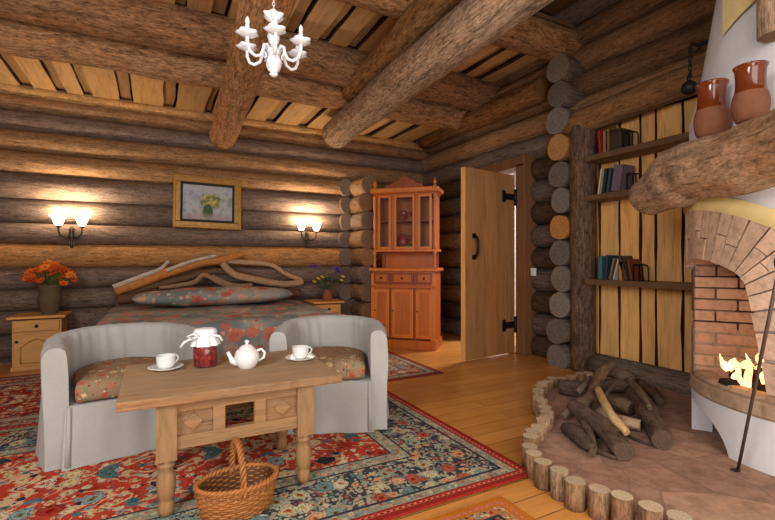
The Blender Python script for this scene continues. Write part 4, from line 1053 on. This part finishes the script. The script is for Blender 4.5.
# hood: plaster from the arch up
def hood_r(z):
    if z<1.5: return FR+.012
    if z<1.85: return FR+.012+(0.0)*(z-1.5)
    if z<2.6: return .632-.135*((z-1.85)/.75)**.8
    return .497
mb=MB()
def hd(u,v):
    phi=D2(100)+D2(170)*u; z0=zout(phi)+.005
    z=z0+(3.6-z0)*v; return cyl(hood_r(z)+.006*n1(phi*3,z*2),phi,z)
mb.grid(hd,60,40,0,flip=True); mb.build('hood',M['plaster'],FP)
mb=MB(); mb.grid(lambda u,v:cyl(hood_r(2.3)+.03,D2(150+22*u),2.235+.10*u+.5*v),10,6,0); mb.build('yellow_patch',M['yellow'],FP)
for o in list(FP.children): pass
# mantel log
ML=thing('mantel_log','massive gnarled split log mantel shelf across the white fireplace','mantel',(0,0,0))
mb=MB()
p0=Vector((2.785,1.745,1.475)); p1=Vector((2.0,.37,1.56))
n=46; d=p1-p0; path=[]; R=[]
for i in range(n+1):
    t=i/n; path.append(p0+d*t+Vector((0,0,.03*n1(t*5,2)+.02*math.sin(t*6)))); q=.155*(1+.18*n1(t*7,9)); 
    if t<.05: q*=.72+.28*math.sqrt(t/.05)
    if t<.3: q*=.74+.26*t/.3; path[-1].z-=.035*(1-t/.3)
    if .18<t<.3: q*=1+.12*math.sin((t-.18)/.12*PI)
    R.append(q)
def rfm(s,a,i):
    q=1+.12*n1(math.cos(a)*1.5,math.sin(a)*1.5,s*3)+.06*n1(math.cos(a)*4,math.sin(a)*4,s*8)
    if math.cos(a)>.0: q*=1-.0*math.cos(a)
    return q
b0=len(mb.v); mb.tube(path,R,26,0,lin((172,140,112)),capm=1,capcol=lin((140,106,78)),rf=rfm)
mb.v=[(x,y,min(z,1.645+.03*(1.745-y)/1.37+.004*n1(x*6,y*6))) for x,y,z in mb.v]
mb.build('log_body',LM,ML)
mb=MB(); mb.blob((2.565,1.40,1.555),(.07,.085,.085),14,10,0,lin((140,104,76)),nz=.3,sd=3); mb.build('knot',LM,ML)
# jugs
def jug(loc,label,sc,rz):
    o=thing('clay_jug',label,'jug',loc,rz); o.scale=(sc,)*3
    mb=MB(); mb.lathe([(0,0),(.056,0),(.062,.004),(.074,.03),(.081,.07),(.082,.1),(.078,.125),(.073,.145),(.071,.15)],32); mb.build('jug_body',M['terra'],o)
    mb=MB(); mb.lathe([(.071,.15),(.068,.156),(.065,.18),(.064,.22),(.066,.262),(.069,.275),(.074,.282),(.074,.29),(.066,.292),(.058,.27),(.054,.2),(.05,.12),(0,.05)],32); tag(mb.build('glazed_neck',M['glaze'],o),'glossy brown glazed neck')
jug((2.475,1.20,1.661),'brown glazed clay jug on the mantel log, nearer the shelves',.95,-1.0)
jug((2.35,.985,1.665),'brown glazed clay jug on the mantel log, nearer the right photo edge',.86,-.9)
# log bracket at upper right
q0=cam2w((774-CX)*2.02/F,2.02,H+(CY-36)*2.02/F); q1=cam2w((770-CX)*2.04/F,2.04,3.55)
mb=MB(); log(mb,q0,q1,.062,91,lin((170,146,122)),capcol=lin((140,108,84)),rn=.12); o=mb.build('log_bracket',LM); tag(o,'upright wooden log standing against the white hood in the upper right corner','log')
# iron hook with ball
hk=PX(708,42,2.80); 
pt=lambda px,py:cam2w((px-CX)*2.62/F,2.62,H+(CY-py)*2.62/F)
IH=thing('iron_hanger','black iron ball hanging on a chain from a wall hook by the white hood','hanger',pt(716,40))
o0=pt(716,40)
mb=MB(); mb.tube([pt(716,40)-o0,pt(708,42)-o0,pt(698,45)-o0,pt(692,43)-o0,pt(690,47)-o0,pt(692,50)-o0],[.014,.014,.012,.008,.008,.006],8); mb.tube([pt(700,48)-o0,pt(696,52)-o0,pt(690,50)-o0],.008,6); mb.build('hook',M['iron'],IH)
mb=MB()
for k in range(7):
    c=pt(690,50+k*4.4)-o0; A_=Vector((1,0,0)) if k%2 else Vector((0,1,0)); mb.tube([c+A_*.009*math.cos(2*PI*i/8)+Vector((0,0,.017*math.sin(2*PI*i/8))) for i in range(8)],.004,5,close=True)
mb.build('chain',M['iron'],IH)
mb=MB(); c=pt(689,88)-o0; mb.blob(c,.042,16,10,nz=.1); mb.tube([c+Vector((0,0,.035)),c+Vector((0,0,.07))],.012,8); mb.build('ball',M['iron'],IH)
# fire: flames and burning logs
def fw(px,py,z): return PZ(px,py,z)
fcn=Vector((2.76,1.16,.36))
for i,(a,b_,r,lab) in enumerate((((2.66,1.05,.40),(2.95,1.30,.40),.035,'charred log lying lowest in the fire'),((2.62,1.22,.40),(2.95,1.05,.42),.03,'charred log crossing under the flames'),((2.72,1.22,.46),(2.80,.92,.47),.034,'charred log on top of the burning pile'),((2.60,1.00,.395),(2.80,.86,.40),.03,'charred log at the right front of the hearth'))):
    mb=MB(); a=Vector(a);b_=Vector(b_); log(mb,(0,0,0),b_-a,r,i*5+200,lin((44,34,30)),capcol=lin((60,46,40)),rn=.15,step=.04,seg=10); o=mb.build('burning_log',[M['stick'],M['end']],loc=a); tag(o,lab,'log')
FL=thing('fire','bright yellow-orange flames burning in the brick fireplace','fire',(2.74,1.13,.40))
r4=random.Random(12)
for i in range(22):
    x=r4.uniform(-.08,.12); y=r4.uniform(-.20,.12); h_=r4.uniform(.06,.13)*(1.35 if abs(y+.02)<.07 else .8); r=r4.uniform(.012,.02); lean=r4.uniform(-.05,.05)
    path=[];R=[]
    for k in range(13):
        t=k/12; path.append(Vector((lean*math.sin(t*4+i)*t,lean*t+.012*math.sin(t*7+i*2)*t,h_*t))); R.append(r*max(.02,(math.sin(PI*min(1,t*.8+.2)))**.8*(1-t*.35)))
    mb=MB(); mb.tube(path,R,8); mb.build('flame',M['flame'],FL,loc=(x,y,r4.uniform(.0,.07)))
l=bpy.data.lights.new('fire_glow','POINT'); l.energy=2.0; l.color=(1,.55,.22); l.shadow_soft_size=.08; lo=bpy.data.objects.new('fire_glow',l); C.objects.link(lo); lo.location=(2.66,1.10,.62)
# poker
pk0=PZ(738,470,.055); pk1=cam2w((776-CX)*1.66/F,1.66,H+(CY-284)*1.66/F)
PK=thing('fire_poker','long thin iron poker leaning against the front of the fireplace','poker',pk0)
mb=MB(); dv_=pk1-pk0; mb.tube([(0,0,0),dv_*.3,dv_*.7,dv_*1.06],.007,8); mb.build('rod',M['rust'],PK)
mb=MB(); mb.tube([(0,0,0),Vector((-.02,.0,.004)),Vector((-.045,.01,.01))],[.011,.009,.004],8); mb.build('hook_tip',M['iron'],PK)
mb=MB(); n_=10; cc_=dv_*1.06; mb.tube([cc_+Vector((.025*math.cos(2*PI*k/n_),0,.025+.025*math.sin(2*PI*k/n_))) for k in range(n_)],.006,6,close=True); mb.build('ring_handle',M['iron'],PK)

# ================================================================== HEARTH SLAB, STUMPS, FIREWOOD
tp=[(590,373),(577,375),(562,376.5),(553,378),(543,383),(539,390),(541,397),(547,405),(550,414),(545,421),(537.5,427),(533.5,435),(533,444),(538,453),(548,461.5),(563.5,470),(581,478.5),(600,485.5),(620.6,494),(650,505),(690,517),(735,528)]
W_=[PZ(a,b_,.12) for a,b_ in tp]
# resample
def resample(pts,step):
    out=[pts[0]]; acc=0
    for i in range(len(pts)-1):
        a,b_=pts[i],pts[i+1]; L=(b_-a).length; t=step-acc
        while t<=L: out.append(a.lerp(b_,t/L)); t+=step
        acc=L-(t-step)
    return out
st=resample(W_,.094)
poly=[(p.x+.02,p.y) for p in W_]
sl=MB(); pl=[(p.x+.01,p.y) for p in W_]+[(2.6,.45),(3.1,.2),(3.7,.4),(3.7,2.72)]
sl.prism([tuple(p) for p in pl],0.001,.05); o=sl.build('hearth_slab',M['stone']); tag(o,'reddish stone hearth slab ringed by log stumps','hearth')
words=['first','second','third','fourth','fifth','sixth','seventh','eighth','ninth','tenth','eleventh','twelfth','thirteenth','fourteenth','fifteenth','sixteenth','seventeenth','eighteenth','nineteenth','twentieth','twenty-first','twenty-second','twenty-third','twenty-fourth','twenty-fifth','twenty-sixth','twenty-seventh','twenty-eighth','twenty-ninth','thirtieth','thirty-first','thirty-second','thirty-third','thirty-fourth','thirty-fifth','thirty-sixth','thirty-seventh','thirty-eighth']
for i,p in enumerate(st):
    r=.041*rnd.uniform(.93,1.04); h_=.12+rnd.uniform(-.012,.012); mb=MB(); b_=rnd.uniform(.85,1.1)
    log(mb,(0,0,0),(0,0,h_),r,i*2.9+300,tuple(c*b_ for c in lin(rnd.choice([(156,122,90),(140,106,78),(166,136,108)]))),capcol=tuple(c*b_ for c in lin((212,186,156))),rn=.1,step=.04,seg=18)
    o=mb.build('border_stump',LM,loc=(p.x-.02,p.y,.001),rz=rnd.uniform(0,6)); 
    tag(o,'round cut log stump, %s from the alcove post along the hearth border'%words[min(i,len(words)-1)],'stump','log stumps edging the hearth')
def fire(label,pts,rs,col,capcol=None,nz=.30):
    path=[];R=[];W2=[PZ(a,b_,z) for a,b_,z in pts]; K_=6
    for i in range(len(W2)-1):
        p0=W2[max(i-1,0)];p1=W2[i];p2=W2[i+1];p3=W2[min(i+2,len(W2)-1)]
        for k in range(K_):
            t=k/K_; path.append(.5*((2*p1)+(p2-p0)*t+(2*p0-5*p1+4*p2-p3)*t*t+(3*p1-p0-3*p2+p3)*t**3)); R.append(rs[i]+(rs[i+1]-rs[i])*t)
    path.append(W2[-1]); R.append(rs[-1]); sd=rnd.random()*60
    o0=path[0].copy(); path=[p-o0 for p in path]; mb=MB()
    mb.tube(path,R,14,0,col,capm=1,capcol=capcol or lin((102,80,64)),rf=lambda s,a,i:1+nz*n1(math.cos(a)*1.3+sd,math.sin(a)*1.3,s*9)+nz*.5*n1(math.cos(a)*3+sd,math.sin(a)*3,s*22))
    o=mb.build('firewood',[M['stick'],M['end']],loc=o0); tag(o,label,'firewood','firewood heaped on the hearth'); return o
dk1=lin((104,84,70)); dk2=lin((120,98,80)); dk3=lin((92,76,66))
fire('thick dark branch lying at the back of the firewood heap',[(560,387,.10),(575,389,.10),(592,391,.10)],[.055,.06,.05],dk3)
fire('short dark log at the far right back of the heap',[(603,385,.12),(620,386,.13),(638,389,.12)],[.05,.05,.045],dk1)
fire('gnarled log raised above the back of the heap',[(606,371,.20),(619,374,.19),(633,379,.16)],[.035,.045,.04],dk2)
fire('tall forked branch standing up from the heap',[(574,407,.10),(590,396,.15),(598,382,.21),(604,370,.27),(611,365,.29)],[.034,.032,.034,.042,.035],lin((112,88,68)))
fire('stout dark log slanting to the front of the heap',[(573,407,.13),(590,418,.12),(606,432,.11),(624,452,.10)],[.045,.052,.052,.048],dk1)
fire('dark stub at the front left of the heap',[(566,428,.09),(574,432,.10),(584,441,.09),(592,449,.085)],[.036,.045,.04,.025],dk3)
fire('short bent twig end at the front left edge',[(582,416,.09),(588,430,.09),(593,446,.085),(591,455,.075)],[.028,.026,.02,.012],dk2)
fire('pale peeled split stick in the middle of the heap',[(598,389,.20),(604,402,.19),(612,416,.17),(627,433,.12)],[.020,.024,.025,.02],lin((206,172,124)),lin((206,172,124)),.1)
fire('big dark log at the right side of the heap',[(634,391,.15),(643,405,.13),(652,422,.11),(663,441,.10)],[.055,.058,.056,.05],dk1)
fire('rounded dark chunk in the middle of the heap',[(611,402,.10),(621,404,.11),(632,409,.10)],[.045,.05,.042],dk2)
fire('birch piece with a charred end lying in the middle',[(598,413,.09),(618,421,.09),(641,426,.09)],[.03,.034,.034],lin((176,150,124)),lin((40,34,30)))
fire('thin dark twig lying on the stone in front of the heap',[(620,432,.062),(640,441,.062),(662,447,.062)],[.009,.008,.005],dk3,None,.1)
fire('knotty branch poking out at the left of the heap',[(562,417,.09),(572,409,.11),(583,402,.13),(592,397,.14)],[.018,.03,.034,.03],dk2)
fire('short grey stick lying at the left back of the heap',[(577,393,.13),(583,387,.16),(590,378,.17)],[.018,.02,.016],lin((134,116,98)))

fire('crooked stick lying across the top of the right log',[(628,380,.22),(640,392,.21),(650,408,.19)],[.018,.022,.012],dk2)
fire('thin bent twig sticking up from the middle of the heap',[(604,398,.19),(614,384,.24),(626,378,.26)],[.012,.011,.006],dk3)
fire('short chunk under the tall forked branch',[(584,404,.08),(596,408,.08),(606,412,.08)],[.034,.038,.03],dk3)
fire('thin stick lying in front of the stout slanting log',[(586,444,.066),(600,452,.066),(616,458,.066)],[.011,.012,.008],dk1)
fire('gnarled root end at the right back of the heap',[(640,384,.08),(652,392,.09),(660,402,.08)],[.036,.04,.026],dk1)
# ================================================================== LIGHT, WORLD, CAMERA
def area(name,loc,tgt,size,energy,col):
    l=bpy.data.lights.new(name,'AREA'); l.shape='RECTANGLE'; l.size,l.size_y=size; l.energy=energy; l.color=col
    o=bpy.data.objects.new(name,l); C.objects.link(o); o.location=loc
    o.rotation_euler=(Vector(tgt)-Vector(loc)).to_track_quat('-Z','Y').to_euler(); return o
area('window_light',(-1.6,.2,1.9),(.9,2.9,.3),(1.0,1.3),84,(1,.97,.95))
area('bounce_light',(.6,-1.0,2.3),(1.2,3.5,1.1),(2.2,1.4),44,(1,.94,.86))
area('ceiling_fill',(.9,-.7,.7),(1.0,3.6,2.9),(2.2,.9),46,(1,.93,.84))  # unseen fill lamp added low behind the camera to brighten the ceiling
area('hall_light',(4.6,4.15,2.4),(4.2,4.1,0),(.8,.8),70,(1,.92,.82))
w=bpy.data.worlds.new('world'); bpy.context.scene.world=w; w.use_nodes=True
w.node_tree.nodes['Background'].inputs[0].default_value=(1,.93,.85,1); w.node_tree.nodes['Background'].inputs[1].default_value=.7
cam=bpy.data.cameras.new('camera'); cam.sensor_width=36; cam.lens=F/775*36; cam.clip_start=.02
co=bpy.data.objects.new('camera',cam); C.objects.link(co); co.location=(0,0,H); co.rotation_euler=(PI/2,0,-TH)
bpy.context.scene.camera=co
vs=bpy.context.scene.view_settings
try:
    vs.view_transform='Standard'
except Exception: pass
vs.exposure=0.0
